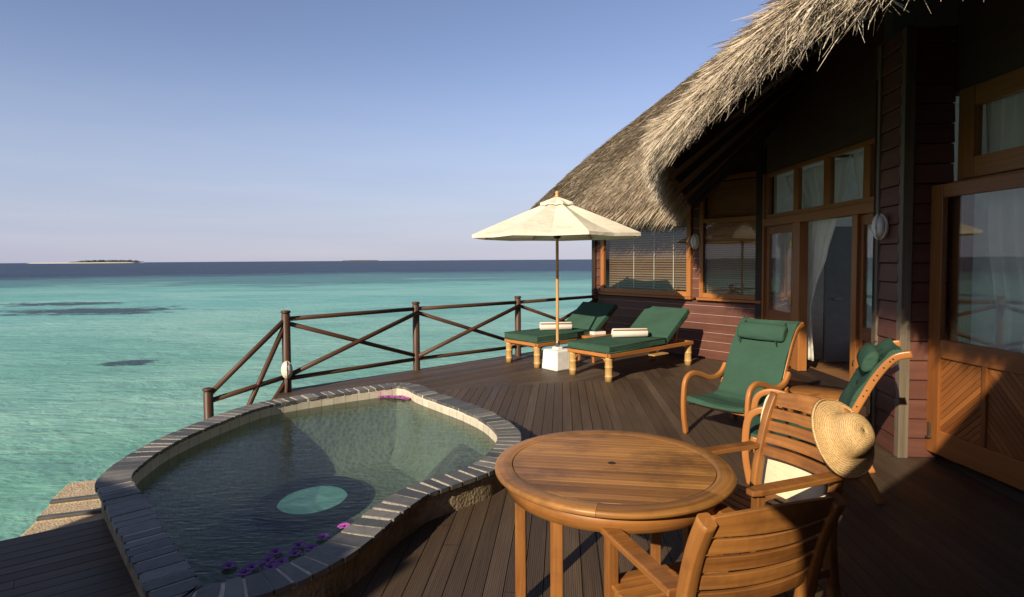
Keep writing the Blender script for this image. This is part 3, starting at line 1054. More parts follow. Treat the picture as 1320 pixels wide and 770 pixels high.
for k, (x, y) in enumerate([(90, 532), (265, 540), (210, 582), (385, 490), (445, 425), (490, 500), (620, 375), (590, 437), (715, 395), (805, 312), (970, 228), (405, 540)]):
    flower(at(*z4(x, y), WATER_Z + 0.01), 0.66, k == 10, fl_lab[k], 'purple flowers floating by the near rim')
fl_lab = ['pink flower at the left end of the far cluster by the back wall', 'pink flower second from left in the far cluster by the back wall', 'pink flower in the middle of the far cluster by the back wall', 'pink flower second from right in the far cluster by the back wall', 'pink flower at the right end of the far cluster by the back wall']
for k, (x, y) in enumerate([(493, 511), (501, 510.5), (509, 511.5), (516, 511), (523, 513)]):
    flower(at(x, y, WATER_Z + 0.02), 0.9, True, fl_lab[k], 'pink flowers floating at the far end of the pool')

# stone steps outside the pool
SB = Vector((-3.3, 4.45, -1.9))
steps = empty('stone_steps', SB); tag(steps, 'pale rough concrete steps against the outer left side of the pool', 'steps')
W, L, rot = wall_frame((-3.58, 4.50), (-2.95, 4.72))
stp = MB()
for k, (o0, o1, z1) in enumerate(((-0.36, 0.06, -0.13), (0.062, 0.30, -0.16), (0.302, 0.62, -0.19))):
    wbox(stp, W, rot, 0.0, 0.66, -1.9, z1, o0, o1)
wbox(stp, W, rot, -0.06, -0.002, -1.9, -0.24, -0.34, 0.66)
stp.build('step_block', MT['concrete'], steps, origin=SB, bevel=0.008)
for o0, z1 in ((0.03, -0.13), (0.27, -0.16)):
    q = MB(); wbox(q, W, rot, 0.004, 0.655, z1 - 0.02, z1 + 0.003, o0 - 0.015, o0 + 0.034); q.build('dark_band', MT['slate'], steps, origin=SB, bevel=0.004)  # thin dark bands laid across the tread edges

# ------------------------------------------------------------------ railing
PS = [Vector((-2.94, 7.63, 0)), Vector((-1.49, 9.10, 0)), Vector((0.10, 10.36, 0)), Vector((1.66, 11.86, 0))]
rail = empty('deck_railing', PS[0])
tag(rail, 'dark round timber railing with crossed braces along the seaward deck edge', 'railing')
def post(p, z0, z1):
    q = MB(); q.lathe([(0.055, z0), (0.054, z1 - 0.05), (0.048, z1 - 0.045), (0.048, z1 - 0.035), (0.062, z1 - 0.03), (0.062, z1 - 0.008), (0.05, z1), (0.001, z1 + 0.004)], 14, (p.x, p.y, 0))
    q.build('post', MT['rail_wood'], rail, origin=PS[0])
for p in PS: post(p, -0.5, 1.06)
SP = Vector((-3.62, 6.95, 0)); post(SP, -1.9, 0.20)
def railbar(name, a, b, r):
    q = MB(); q.sweep([a, a.lerp(b, 0.5), b], r, 10); q.build(name, MT['rail_wood'], rail, origin=PS[0])
for i in range(3):
    a, b = PS[i], PS[i + 1]
    z = lambda p, h: Vector((p.x, p.y, h))
    railbar('top_rail', z(a, 0.95), z(b, 0.95), 0.030)
    railbar('bottom_rail', z(a, 0.17), z(b, 0.17), 0.030)
    railbar('brace', z(a, 0.90), z(b, 0.22), 0.030)
    off = Vector((0.04, -0.043, 0))
    railbar('brace', z(a, 0.22) + off, z(b, 0.90) + off, 0.033)
railbar('top_rail', Vector((*PS[0].xy, 0.95)), Vector((*SP.xy, 0.11)), 0.033)
railbar('bottom_rail', Vector((*PS[0].xy, 0.20)), Vector((*SP.xy, 0.04)), 0.032)
railbar('brace', Vector((*PS[0].xy, 0.90)), Vector((SP.x + 0.1, SP.y + 0.1, -0.75)), 0.032)
railbar('brace', Vector((*PS[0].xy, 0.16)), Vector((SP.x + 0.1, SP.y + 0.1, -0.95)), 0.032)


def bulkhead(loc, rz, label, sx=1.0):
    root = empty('bulkhead_lamp', loc, rz)      # faces local -y
    rot = Matrix.Rotation(R(90), 3, 'X')
    m = MB(); m.lathe([(0.001, 0), (0.070, 0.0), (0.076, 0.012), (0.076, 0.035), (0.066, 0.045), (0.060, 0.045)], 28, (0, 0, 0), 0.95, 1.55, rot)
    m.build('lamp_housing', MT['white_plastic'], root)
    m = MB(); m.lathe([(0.062, 0.042), (0.058, 0.062), (0.040, 0.080), (0.001, 0.088)], 28, (0, 0, 0), 0.95, 1.6, rot)
    m.build('lamp_glass', MT['lamp_glass'], root)
    m = MB()
    for s1 in (-1, 1):
        m.sweep([(s1 * 0.004 * 0 , -0.04, s1 * 0.115), (0, -0.08, s1 * 0.085), (0, -0.094, 0)], 0.005, 6)
    m.build('lamp_guard', MT['white_plastic'], root)
    tag(root, label, 'wall lamp', 'oval bulkhead lamps')
    root.scale = (sx, sx, sx)
    return root


lampp = PS[0] + Vector((0.02, -0.052, 0.30))
bl = bulkhead(lampp, R(20), 'cream oval bulkhead lamp low on the corner railing post', 0.98)
cbl = MB(); cbl.sweep([(0, -0.012, -0.12), (0, -0.006, -0.2), (0, -0.01, -0.30)], 0.012, 8); cbl.build('conduit', MT['rail_wood'], bl)

# ------------------------------------------------------------------ villa
VC = Vector((3.9, 7.0, 0))
villa = empty('thatched_villa', VC)
tag(villa, 'round thatched villa with red board walls and teak framed doors and windows', 'villa')
def vb(mbx, name, mat, parent=None, **kw):
    return mbx.build(name, MT[mat], parent or villa, origin=VC, **kw)

A0, A1 = (1.75, 12.0), (3.90, 9.20)
WA, LA, RA = wall_frame(A1, A0)              # outside is to the right of A1->A0? fixed below
# choose orientation so that out is toward the camera
def frame_out(p0, p1):
    W_, L_, R_ = wall_frame(p0, p1)
    mid = W_(L_ / 2, 0, 0); tst = W_(L_ / 2, 0, 1)
    if tst.xy.length < mid.xy.length:
        return W_, L_, R_
    a = Vector(p0); b = Vector(p1); d = (b - a).normalized(); nrm = Vector((-d.y, d.x))
    def W2(s1, z, o=0.0):
        q = a + d * s1 + nrm * o
        return Vector((q.x, q.y, z))
    return W2, L_, Matrix(((d.x, nrm.x, 0), (d.y, nrm.y, 0), (0, 0, 1)))

WA, LA, RA = frame_out(A0, A1)
def tA(px): # distance along A for a pixel column
    k = (px - 660) / 760; return (A0[1] * k - A0[0]) / ((A1[0] - A0[0]) - (A1[1] - A0[1]) * k) * LA


def siding(W_, rot_, s0, s1, z0, z1, course=0.165, caulk=False, o=0.0):
    m = MB(); c = MB()
    z = z0; 
    while z < z1 - 0.01:
        zt = min(z + course, z1)
        # bevelled board: bottom edge stands out
        P = [(o + 0.020, z + 0.004), (o + 0.024, z + 0.010), (o + 0.012, zt - 0.008), (o + 0.004, zt - 0.002), (o - 0.02, zt - 0.002), (o - 0.02, z + 0.004)]
        b = len(m.v); r1, r2 = random.random() * 9, random.random() * 9
        for s_1 in (s0, s1):
            m.v += [W_(s_1, zz, oo) for oo, zz in P]
        for a in range(6):
            a2 = (a + 1) % 6
            q = [b + a, b + a2, b + 6 + a2, b + 6 + a]
            m.face(q, [(r1, r2 + P[a][1]), (r1, r2 + P[a2][1]), (r1 + s1 - s0, r2 + P[a2][1]), (r1 + s1 - s0, r2 + P[a][1])])
        m.face([b + a for a in range(6)], [(0, 0)] * 6); m.face([b + 6 + a for a in range(6)][::-1], [(0, 0)] * 6)
        if caulk and z > z0:
            wbox(c, W_, rot_, s0, s1, z - 0.003, z + 0.005, o + 0.010, o + 0.0205)
        z = zt
    nf = len(m.f)
    if caulk: m.v, off_ = m.v + c.v, len(m.v); m.f += [tuple(i + off_ for i in f) for f in c.f]; m.uv += c.uv; m.sm += c.sm
    ob = vb(m, 'siding', 'siding')
    if caulk:
        ob.data.materials.append(MT['caulk'])
        for p_ in list(ob.data.polygons)[nf:]: p_.material_index = 1
    bm_ = bmesh.new(); bm_.from_mesh(ob.data); bmesh.ops.recalc_face_normals(bm_, faces=bm_.faces[:]); bm_.to_mesh(ob.data); bm_.free()
    return ob


def window(W_, rot_, s0, s1, z0, z1, fw, mullions=(), rails=(), depth=0.07, o=0.0, mat='frame_wood', sill=True, panes=True):
    f = MB()
    for a, b in ((s0, s0 + fw), (s1 - fw, s1)):
        wbox(f, W_, rot_, a, b, z0, z1, o - depth / 2, o + depth / 2)
    for a, b in ((z0, z0 + fw), (z1 - fw, z1)):
        wbox(f, W_, rot_, s0 + fw, s1 - fw, a, b, o - depth / 2 + 0.004, o + depth / 2 - 0.004)
    for (a, wd) in mullions:
        wbox(f, W_, rot_, a - wd / 2, a + wd / 2, z0 + fw, z1 - fw, o - depth / 2 + 0.008, o + depth / 2 - 0.008)
    for (a, wd) in rails:
        wbox(f, W_, rot_, s0 + fw, s1 - fw, a - wd / 2, a + wd / 2, o - depth / 2 + 0.008, o + depth / 2 - 0.006)
    ob = vb(f, 'window', mat, bevel=0.004)
    if sill:
        q = MB(); wbox(q, W_, rot_, s0 - 0.03, s1 + 0.03, z0 - 0.045, z0 - 0.002, o - depth / 2, o + depth / 2 + 0.035)
        vb(q, 'sill', mat, ob, bevel=0.004)
    if panes:
        ss = [s0 + fw] + [x for a, wd in sorted(mullions) for x in (a - wd / 2, a + wd / 2)] + [s1 - fw]
        zz = [z0 + fw] + [x for a, wd in sorted(rails) for x in (a - wd / 2, a + wd / 2)] + [z1 - fw]
        for i in range(0, len(ss), 2):
            for j in range(0, len(zz), 2):
                q = MB(); wbox(q, W_, rot_, ss[i] - 0.005, ss[i + 1] + 0.005, zz[j] - 0.005, zz[j + 1] + 0.005, o - 0.006, o)
                vb(q, 'pane', 'glass', ob)
    return ob


def blind(W_, rot_, s0, s1, z0, z1, o, mat, parent, pitch=0.035, cords=()):
    m = MB(); z = z0
    tilt = Matrix.Rotation(R(72), 3, 'X')
    while z < z1:
        c = W_((s0 + s1) / 2, z, o)
        m.box(c, (s1 - s0, 0.032, 0.003), rot_ @ tilt)
        z += pitch
    bo = vb(m, 'blind', mat, parent)
    return bo


# wall A -------------------------------------------------------------
s1a, s1b = tA(777), tA(893)
s2a, s2b = tA(904), tA(983)
siding(WA, RA, 0.0, LA, 0.0, 0.98, 0.15, True)
siding(WA, RA, s1b + 0.02, s2a - 0.02, 1.02, 2.7, 0.17, True, 0.01)
siding(WA, RA, -0.02, s1a - 0.01, 1.0, 2.75, 0.17, False, 0.0)
c = MB(); wbox(c, WA, RA, -0.12, -0.02, 0, 2.75, -0.06, 0.06); vb(c, 'corner_post', 'dark_wood', bevel=0.006)
wA1 = window(WA, RA, s1a, s1b, 1.04, 2.62, 0.085, o=0.03)
wA2 = window(WA, RA, s2a, s2b, 1.04, 3.05, 0.075, rails=((2.33, 0.07),), o=0.03)
blind(WA, RA, s1a + 0.09, s1b - 0.09, 1.16, 2.5, -0.10, 'grey_blind', wA1, 0.045)
cd = MB()
for px in (814, 840, 865): wbox(cd, WA, RA, tA(px) - 0.006, tA(px) + 0.006, 1.14, 2.5, -0.075, -0.068)
vb(cd, 'blind_cord', 'white_frame', wA1)
blind(WA, RA, s2a + 0.08, s2b - 0.08, 1.90, 2.98, -0.045, 'blind', wA2, 0.036)
blind(WA, RA, s2a + 0.08, s2b - 0.08, 1.13, 1.89, -0.045, 'sand_blind', wA2, 0.036)
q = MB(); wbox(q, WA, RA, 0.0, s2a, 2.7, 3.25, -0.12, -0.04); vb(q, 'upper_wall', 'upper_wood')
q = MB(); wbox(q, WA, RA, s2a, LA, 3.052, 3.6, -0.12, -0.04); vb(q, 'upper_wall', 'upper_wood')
q = MB(); wbox(q, WA, RA, 0.02, LA, 0.02, 1.0, -0.14, -0.05); vb(q, 'wall_core', 'dark_wood')
q = MB(); wbox(q, WA, RA, LA - 0.06, LA + 0.08, 0, 3.4, -0.06, 0.09); vb(q, 'corner_post', 'dark_wood', bevel=0.006)
# curtain-like screen seen low behind the second window
bulk = bulkhead(WA(tA(899.5), 1.99, 0.045), math.atan2(RA[1][0], RA[0][0]) , 'oval bulkhead lamp on the sunlit red strip between the two far windows', 1.15)

q = MB(); wbox(q, WA, RA, 0.0, LA, 1.02, 3.3, -0.62, -0.55); vb(q, 'room_wall', 'dark_wood')  # dark panel added to stop light leaking through the window blinds
# wall B with the french doors --------------------------------------
XB = 3.92
WB, LB, RB = frame_out((XB, 9.14), (XB, 6.25))
def tB(px): return 9.14 - XB / ((px - 660) / 760)
HEAD, TOPB = 2.27, 2.98
wtr = window(WB, RB, tB(988), LB, HEAD + 0.03, TOPB, 0.055, mullions=((tB(1027), 0.14), (tB(1067), 0.16), (tB(1118), 0.13)), o=0.0, mat='frame_wood', sill=False)
q = MB(); wbox(q, WB, RB, tB(988), LB, HEAD - 0.09, HEAD + 0.025, -0.06, 0.075); vb(q, 'door_head', 'frame_wood', bevel=0.006)
for a_, b_, c_, d_ in ((1027, 1036, 0.17, HEAD - 0.09), (1104, 1111, 0.17, HEAD - 0.09), (986, 989, 0.0, TOPB)):
    q = MB(); wbox(q, WB, RB, tB(a_), tB(b_), c_, d_, -0.06, 0.06); vb(q, 'door_jamb', 'frame_wood', bevel=0.004)
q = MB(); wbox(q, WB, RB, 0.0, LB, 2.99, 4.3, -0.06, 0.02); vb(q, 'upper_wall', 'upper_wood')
q = MB(); wbox(q, WB, RB, 0.0, LB, 0.0, 0.165, -0.25, 0.10); wbox(q, WB, RB, tB(1030), LB - 0.05, 0.0, 0.09, 0.102, 0.40); vb(q, 'threshold', 'dark_wood', bevel=0.006)


def leaf(W_, rot_, s0, s1, z0, z1, zm, o, name='door', mat='door_wood', npan=2, herring=True, stile=0.10, bot=0.16, handle_s=None):
    d = MB(); th = 0.045
    for a, b in ((s0, s0 + stile), (s1 - stile, s1)):
        wbox(d, W_, rot_, a, b, z0, z1, o, o + th)
    for a, b in ((z0, z0 + bot), (zm - 0.075, zm + 0.075), (z1 - 0.11, z1)):
        wbox(d, W_, rot_, s0 + stile, s1 - stile, a, b, o + 0.003, o + th - 0.003)
    inner0, inner1 = s0 + stile, s1 - stile
    pw = (inner1 - inner0 - 0.045 * (npan - 1)) / npan
    for k in range(npan - 1):
        a = inner0 + pw * (k + 1) + 0.045 * k
        wbox(d, W_, rot_, a, a + 0.045, z0 + bot, zm - 0.075, o + 0.005, o + th - 0.005)
    ob = vb(d, name, mat, bevel=0.005)
    for k in range(npan):
        a = inner0 + k * (pw + 0.045)
        rect = [(a, z0 + bot), (a + pw, z0 + bot), (a + pw, zm - 0.075), (a, zm - 0.075)]
        dd = ((0.72, 0.70) if k % 2 == 0 else (0.72, -0.70)) if herring else (0, 1)
        pm = MB()
        boards_to_mb(boards2d(rect, dd, 0.042, 0.004), dd, 0.012, lambda x, y, h: W_(x, y, o + 0.022 + h), pm)
        wbox(pm, W_, rot_, a, a + pw, z0 + bot, zm - 0.075, o + 0.002, o + 0.008)
        po_ = vb(pm, 'panel', mat, ob)
        bm_ = bmesh.new(); bm_.from_mesh(po_.data); bmesh.ops.recalc_face_normals(bm_, faces=bm_.faces[:]); bm_.to_mesh(po_.data); bm_.free()
    p = MB(); wbox(p, W_, rot_, inner0 - 0.004, inner1 + 0.004, zm + 0.07, z1 - 0.105, o + 0.018, o + 0.024); vb(p, 'pane', 'glass', ob)
    return ob


dl = leaf(WB, RB, tB(990), tB(1026), 0.18, HEAD - 0.10, 0.85, -0.02, npan=1, herring=False, stile=0.09)
for z in (1.1, 1.9):
    q = MB(); wbox(q, WB, RB, tB(1026) - 0.04, tB(1026) + 0.02, z - 0.06, z + 0.06, 0.062, 0.075); vb(q, 'hinge', 'brass', dl, bevel=0.004)
dr = leaf(WB, RB, tB(1112), LB - 0.01, 0.18, HEAD - 0.10, 0.85, -0.02, npan=1, herring=False, stile=0.05)

# room behind B: floor, walls, grey cupboard panel
q = MB(); q.box((6.0, 7.75, 0.12), (3.9, 2.9, 0.08)); vb(q, 'room_floor', 'interior_floor')
q = MB(); q.box((5.25, 7.55, 0.25), (0.1, 2.8, 0.5)); q.box((4.95, 8.98, 1.6), (1.9, 0.1, 3.2)); q.box((4.65, 6.1, 1.6), (1.3, 0.1, 3.2)); q.box((4.65, 7.55, 3.3), (1.3, 2.9, 0.08)); vb(q, 'room_wall', 'interior_wall')  # east side left open above the low wall so sky light backlights the curtains
q = MB(); q.box((4.87, 8.6, 1.16), (0.62, 0.05, 1.98)); cb = vb(q, 'inner_door', 'cabinet', bevel=0.008)
q = MB(); q.bar((4.80, 8.55, 1.10), (4.68, 8.55, 1.10), 0.02, 0.025); vb(q, 'handle', 'metal', cb, bevel=0.004)

# return + short wall between B and corner, then C
WR, LR, RR = frame_out((XB, 6.26), (3.36, 5.36))
siding(WR, RR, 0.0, LR, 0.0, 3.3, 0.165)
W2, L2, R2 = frame_out((3.345, 5.36), (3.285, 4.985))
siding(W2, R2, 0.0, L2, 0.0, 3.6, 0.165)
c = MB(); wbox(c, W2, R2, -0.045, 0.025, 0.0, 3.6, -0.03, 0.035); vb(c, 'trim_board', 'trim', bevel=0.004)
WC, LC, RC = frame_out((3.31, 4.965), (3.66, 4.925))
siding(WC, RC, 0.0, LC, 0.0, 3.6, 0.165)
c = MB(); wbox(c, WC, RC, -0.045, 0.035, 0.0, 3.6, -0.03, 0.04); vb(c, 'trim_board', 'trim', bevel=0.004)
bulkhead(W2(0.14, 1.97, 0.05), math.atan2(R2[1][0], R2[0][0]), 'oval bulkhead lamp on the shaded wall right of the french doors', 1.0).rotation_euler = (0, 0, R(-62))

for W_, R_, L_, zt_ in ((WR, RR, LR, 3.3), (W2, R2, L2, 3.6), (WC, RC, LC, 3.6)):
    q = MB(); wbox(q, W_, R_, 0.0, L_, 0.0, zt_, -0.07, -0.025); vb(q, 'wall_core', 'dark_wood')
# wall D with the big leaf
XD = 3.68
WD, LD, RD = frame_out((XD, 4.93), (XD, -0.4))
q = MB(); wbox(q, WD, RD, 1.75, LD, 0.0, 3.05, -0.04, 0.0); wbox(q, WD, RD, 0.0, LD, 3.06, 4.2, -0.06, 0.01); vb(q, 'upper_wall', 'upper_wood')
wD = window(WD, RD, 0.08, 1.74, 2.33, 3.05, 0.16, o=0.0, sill=False)
for a_, b_, c_ in ((0.0, 0.16, 0.0), (1.60, 1.745, 0.0), (0.162, 1.598, 2.25)):
    q = MB(); wbox(q, WD, RD, a_, b_, c_, 2.322, -0.05, 0.04); vb(q, 'door_jamb', 'frame_wood', bevel=0.005)
WL, LL, RL = frame_out((3.535, 4.93), (3.60, 3.80))
big = leaf(WL, RL, 0.0, 1.10, 0.07, 2.29, 0.95, 0.0, npan=2, herring=True, stile=0.125, bot=0.20)
q = MB(); wbox(q, WL, RL, 0.03, 0.055, 0.20, 0.32, 0.046, 0.06); wbox(q, WL, RL, 0.028, 0.07, 0.19, 0.205, 0.046, 0.075); vb(q, 'bolt', 'metal', big, bevel=0.003)
# room behind D
q = MB(); q.box((5.8, 2.3, 0.12), (4.0, 5.2, 0.08)); vb(q, 'room_floor', 'interior_floor')
q = MB(); q.box((5.25, 2.3, 0.25), (0.1, 5.2, 0.5)); q.box((4.5, 4.95, 1.6), (1.5, 0.08, 3.2)); q.box((4.5, 2.3, 3.3), (1.5, 5.3, 0.08)); vb(q, 'room_wall', 'interior_wall')  # open to the east as well, letting sky light onto the curtain
# outer shell at the back
q = MB()
for a, b in (((1.72, 12.05), (3.6, 13.3)), ((3.6, 13.3), (6.0, 13.3)), ):
    w_, l_, r_ = wall_frame(a, b); wbox(q, w_, r_, 0, l_, 0, 2.75, -0.05, 0.05)
vb(q, 'rear_wall', 'siding')

# roof ------------------------------------------------------------------
EV = [(0.42, 12.05, 2.70), (0.76, 11.72, 2.63), (1.1, 11.38, 2.60), (1.9, 10.42, 2.58), (2.64, 9.50, 2.58), (2.40, 8.75, 2.64), (1.98, 7.75, 2.80), (1.68, 6.80, 2.95), (1.66, 5.7, 3.0),
      (1.61, 4.4, 3.06), (1.60, 3.0, 3.04), (1.62, 1.9, 2.91), (1.72, 0.9, 2.88), (2.1, -0.2, 3.03), (3.2, -1.5, 3.03), (5.0, -2.1, 2.95), (7.0, -0.6, 3.9), (7.4, 4, 4.2), (7.4, 9, 4.2), (7.0, 12.6, 3.7), (4.2, 14.1, 2.8), (1.3, 13.6, 2.75), (0.55, 12.7, 2.72)]  # unseen east eave raised to let more sky light into the rooms
APEX = Vector((6.2, 7.5, 7.0))
EL = catmull(EV, 10, True)
NE = len(EL)
def roofpt(i, t):
    e = EL[i % NE]
    p = e.lerp(APEX, t)
    j = i % NE
    w = min(1, max(0, (j - 52) / 16)) * min(1, max(0, (150 - j) / 20))
    bulge = 0.16 * math.sin(min(1, t * 4) * PI / 2) * (1 - t)
    lip = float(np.interp(t, [0, 0.012, 0.035, 0.07, 0.12, 0.25, 0.5, 0.75, 1], [0, 0.08, 0.10, 0.03, -0.12, -0.42, -0.55, -0.3, 0]))
    tip = math.exp(-((j - 66) / 6.0) ** 2) * float(np.interp(t, [0, 0.012, 0.04, 0.09, 0.16], [0, 0.08, 0.14, 0.06, 0]))
    p.z += bulge * (1 - w) + lip * w + tip
    return p
rows = []
TS = [0, 0.012, 0.035, 0.07, 0.1, 0.16, 0.24, 0.34, 0.46, 0.6, 0.75, 0.9, 1.0]
for t in TS:
    rows.append([roofpt(i, t) for i in range(NE + 1)])
th = MB()
edge0 = [Vector((p.x, p.y, p.z - 0.11)) + (Vector((APEX.x, APEX.y, 0)) - Vector((p.x, p.y, 0))).normalized() * 0.10 for p in rows[0]]
th.grid([r[::-1] for r in [edge0] + rows] if False else [edge0] + rows, True)
roof = vb(th, 'roof', 'thatch_base')
so = MB()
apx = APEX - Vector((0, 0, 0.75))
so.grid([[e.lerp(apx, t) + Vector((0, 0, 0)) for e in edge0] for t in (0.0, 0.15, 0.3, 0.5, 0.75, 0.97)][::-1], True, uvs=lambda a, c: (c * 0.18, a * 0.5))
vb(so, 'soffit', 'soffit', roof)
rf = MB()
for i in range(0, NE, 6):
    e = edge0[i]
    if e.x > 4.5: continue
    a = e.lerp(apx, 0.02); b2 = e.lerp(apx, 0.55)
    rf.bar(a - Vector((0, 0, 0.05)), b2 - Vector((0, 0, 0.05)), 0.06, 0.09)
vb(rf, 'rafter', 'dark_wood', roof)


def strands(idx_pick, n, tmax, lmin, lmax, wmin, wmax, lift, hang=None):
    """thin tapered straw blades lying down-slope on the roof (numpy)"""
    V = np.zeros((n, 6, 3)); 
    for k in range(n):
        fi = idx_pick(); i0 = int(fi) % NE
        fr = fi - int(fi)
        if hang is None:
            t = random.random() ** 1.3 * tmax
        else:
            t = random.uniform(0.0, 0.018)
        a = roofpt(i0, t).lerp(roofpt(i0 + 1, t), fr)
        ar = roofpt(i0, t + 0.05).lerp(roofpt(i0 + 1, t + 0.05), fr)
        dn = (a - ar).normalized()
        sd = dn.cross(Vector((0, 0, 1))).normalized()
        nn = sd.cross(dn).normalized()
        if nn.z < 0: nn = -nn
        L = random.uniform(lmin, lmax); wd = random.uniform(wmin, wmax) / 2
        dirv = (dn + sd * random.gauss(0, 0.34) + nn * random.uniform(-0.02, lift)).normalized()
        if hang is None:
            p0 = a + nn * random.uniform(-0.01, 0.02); p1 = p0 + dirv * L * 0.5; p2 = p1 + (dirv - nn * 0.12).normalized() * L * 0.5
        else:
            dz = random.uniform(0.06, 0.20)
            p0 = a - nn * random.uniform(0.0, hang) + Vector((0, 0, -random.uniform(0, 0.11)))
            dirv = (dn + sd * random.gauss(0, 0.30)).normalized()
            p1 = p0 + dirv * L * 0.5
            dr = Vector((dirv.x * 0.7, dirv.y * 0.7, -1 + random.uniform(-0.1, 0.35))).normalized()
            p2 = p1 + (dirv * 0.45 + dr * 0.55 + sd * random.gauss(0, 0.25)).normalized() * L * 0.5
        tw = (sd * math.cos(random.gauss(0, 0.6)) + nn * math.sin(random.gauss(0, 0.6))).normalized()
        for j, (p, ww) in enumerate(((p0, wd), (p1, wd * 0.85), (p2, wd * 0.2))):
            q1, q2 = p - tw * ww - VC, p + tw * ww - VC
            V[k, j * 2] = q1; V[k, j * 2 + 1] = q2
    return V


def strand_obj(name, Vs, parent, mat='thatch'):
    V = np.concatenate(Vs); n = len(V)
    me = bpy.data.meshes.new(name)
    me.vertices.add(n * 6); me.vertices.foreach_set('co', V.reshape(-1).astype(np.float32))
    fb = np.array([[0, 1, 3, 2], [2, 3, 5, 4]])
    F_ = (fb[None] + (np.arange(n) * 6)[:, None, None]).reshape(-1)
    me.loops.add(len(F_)); me.loops.foreach_set('vertex_index', F_.astype(np.int32))
    me.polygons.add(n * 2); me.polygons.foreach_set('loop_start', np.arange(0, n * 8, 4).astype(np.int32))
    me.materials.append(MT[mat]); me.update(calc_edges=True); me.validate()
    o_ = bpy.data.objects.new(name, me); COL.objects.link(o_); o_.parent = parent
    return o_


# eave index ranges: far section 0..40, valley 40..70, near 70..125
S_all = [strands(lambda: random.uniform(-12, 42), 48000, 0.75, 0.08, 0.20, 0.005, 0.012, 0.10),
         strands(lambda: random.uniform(40, 58), 5000, 0.6, 0.12, 0.26, 0.006, 0.014, 0.12)]
strand_obj('thatch_cover', S_all, roof, 'thatch_far')
S_all = [strands(lambda: random.uniform(56, 76), 8000, 0.3, 0.14, 0.34, 0.006, 0.014, 0.20),
         strands(lambda: random.uniform(70, 118), 38000, 0.28, 0.14, 0.32, 0.003, 0.007, 0.14),
         strands(lambda: random.uniform(50, 118), 16000, 0.80, 0.20, 0.40, 0.008, 0.018, 0.12)]
strand_obj('thatch_cover', S_all, roof)
S_fr = [strands(lambda: random.uniform(-8, 42), 3600, 0, 0.18, 0.40, 0.008, 0.018, 0.1, 0.14),
        strands(lambda: random.uniform(40, 72), 3000, 0, 0.16, 0.36, 0.007, 0.015, 0.1, 0.14),
        strands(lambda: random.uniform(70, 122), 11000, 0, 0.10, 0.28, 0.003, 0.007, 0.1, 0.12),
        strands(lambda: random.uniform(70, 122), 1300, 0, 0.24, 0.42, 0.003, 0.006, 0.1, 0.12)]
strand_obj('thatch_fringe', S_fr, roof)

# unseen rear wing, added behind the camera to cast the big shade on the right
q = MB()
q.box((4.10, -2.8, 1.2), (9.46, 4.5, 2.4))
b = len(q.v)
vb(q, 'shade_wing_wall', 'siding')
q = MB()
def wedge(mbx, P, faces):
    b_ = len(mbx.v); mbx.v += [Vector(p) for p in P]
    for f in faces: mbx.face([b_ + i for i in f], [(P[i][0], P[i][2]) for i in f])
wedge(q, [(-0.76, -0.50, 2.33), (4.2, -0.50, 7.4), (9.2, -0.50, 2.33), (-0.76, -5.6, 2.33), (4.2, -5.6, 7.4), (9.2, -5.6, 2.33)],
      [(0, 2, 1), (3, 4, 5), (0, 1, 4, 3), (1, 2, 5, 4), (0, 3, 5, 2)])
vb(q, 'shade_wing_roof', 'thatch_base')

# ------------------------------------------------------------------ unseen hut, added to shade the left foreground
HB = Vector((-5.35, -2.08, -1.6))
hut = empty('shade_hut', HB, math.atan2(-0.96, 1.96)); tag(hut, 'unseen thatched hut added behind the camera to shade the left foreground', 'hut')
q = MB(); q.box((0, 0, 2.1), (2.5, 3.4, 4.2)); q.build('wall', MT['siding'], hut)
q = MB()
wedge(q, [(-1.45, -2.2, 3.9), (1.4, -2.2, 3.9), (1.4, 2.2, 3.9), (-1.45, 2.2, 3.9), (-1.2, 0, 5.0), (1.15, 0, 5.0)],
      [(0, 3, 2, 1), (0, 1, 5, 4), (1, 2, 5), (2, 3, 4, 5), (3, 0, 4)])
q.build('roof', MT['thatch_base'], hut)


# ------------------------------------------------------------------ curtains
def drape(name, path_fn, nz, ns, label, mat='curtain', folds=9, amp=0.03):
    """path_fn(v) -> (z, left2D, right2D), v 0 top .. 1 bottom"""
    P = []
    for i in range(nz + 1):
        v = i / nz; z, a, b = path_fn(v); a, b = Vector(a), Vector(b)
        d = (b - a); L = max(1e-4, d.length); nr = Vector((-d.y, d.x)) / L
        row = []
        for k in range(ns + 1):
            u = k / ns; p = a + d * u
            am = amp * (0.6 + 0.4 * math.sin(3 * u + v * 2)) * min(1.0, 0.35 + L / 1.0)
            p = p + nr * am * math.sin(2 * PI * folds * u + 0.7 * math.sin(4 * v + 5 * u)) + nr * 0.012 * math.sin(23 * u + 3 * v)
            row.append((p.x, p.y, z))
        P.append(row)
    m = MB(); m.grid(P, True)
    org = Vector((P[0][ns // 2][0], P[0][ns // 2][1], P[-1][0][2]))
    o_ = m.build(name, MT[mat], origin=org, loc=org)
    sol = o_.modifiers.new('solid', 'SOLIDIFY'); sol.thickness = 0.003
    tag(o_, label, 'curtain', 'gauze curtains')
    return o_


def interp(v, tab):
    for (a, x), (b, y) in zip(tab, tab[1:]):
        if v <= b:
            t = (v - a) / (b - a); t = t * t * (3 - 2 * t) * 0.5 + t * 0.5
            return x + (y - x) * t
    return tab[-1][1]


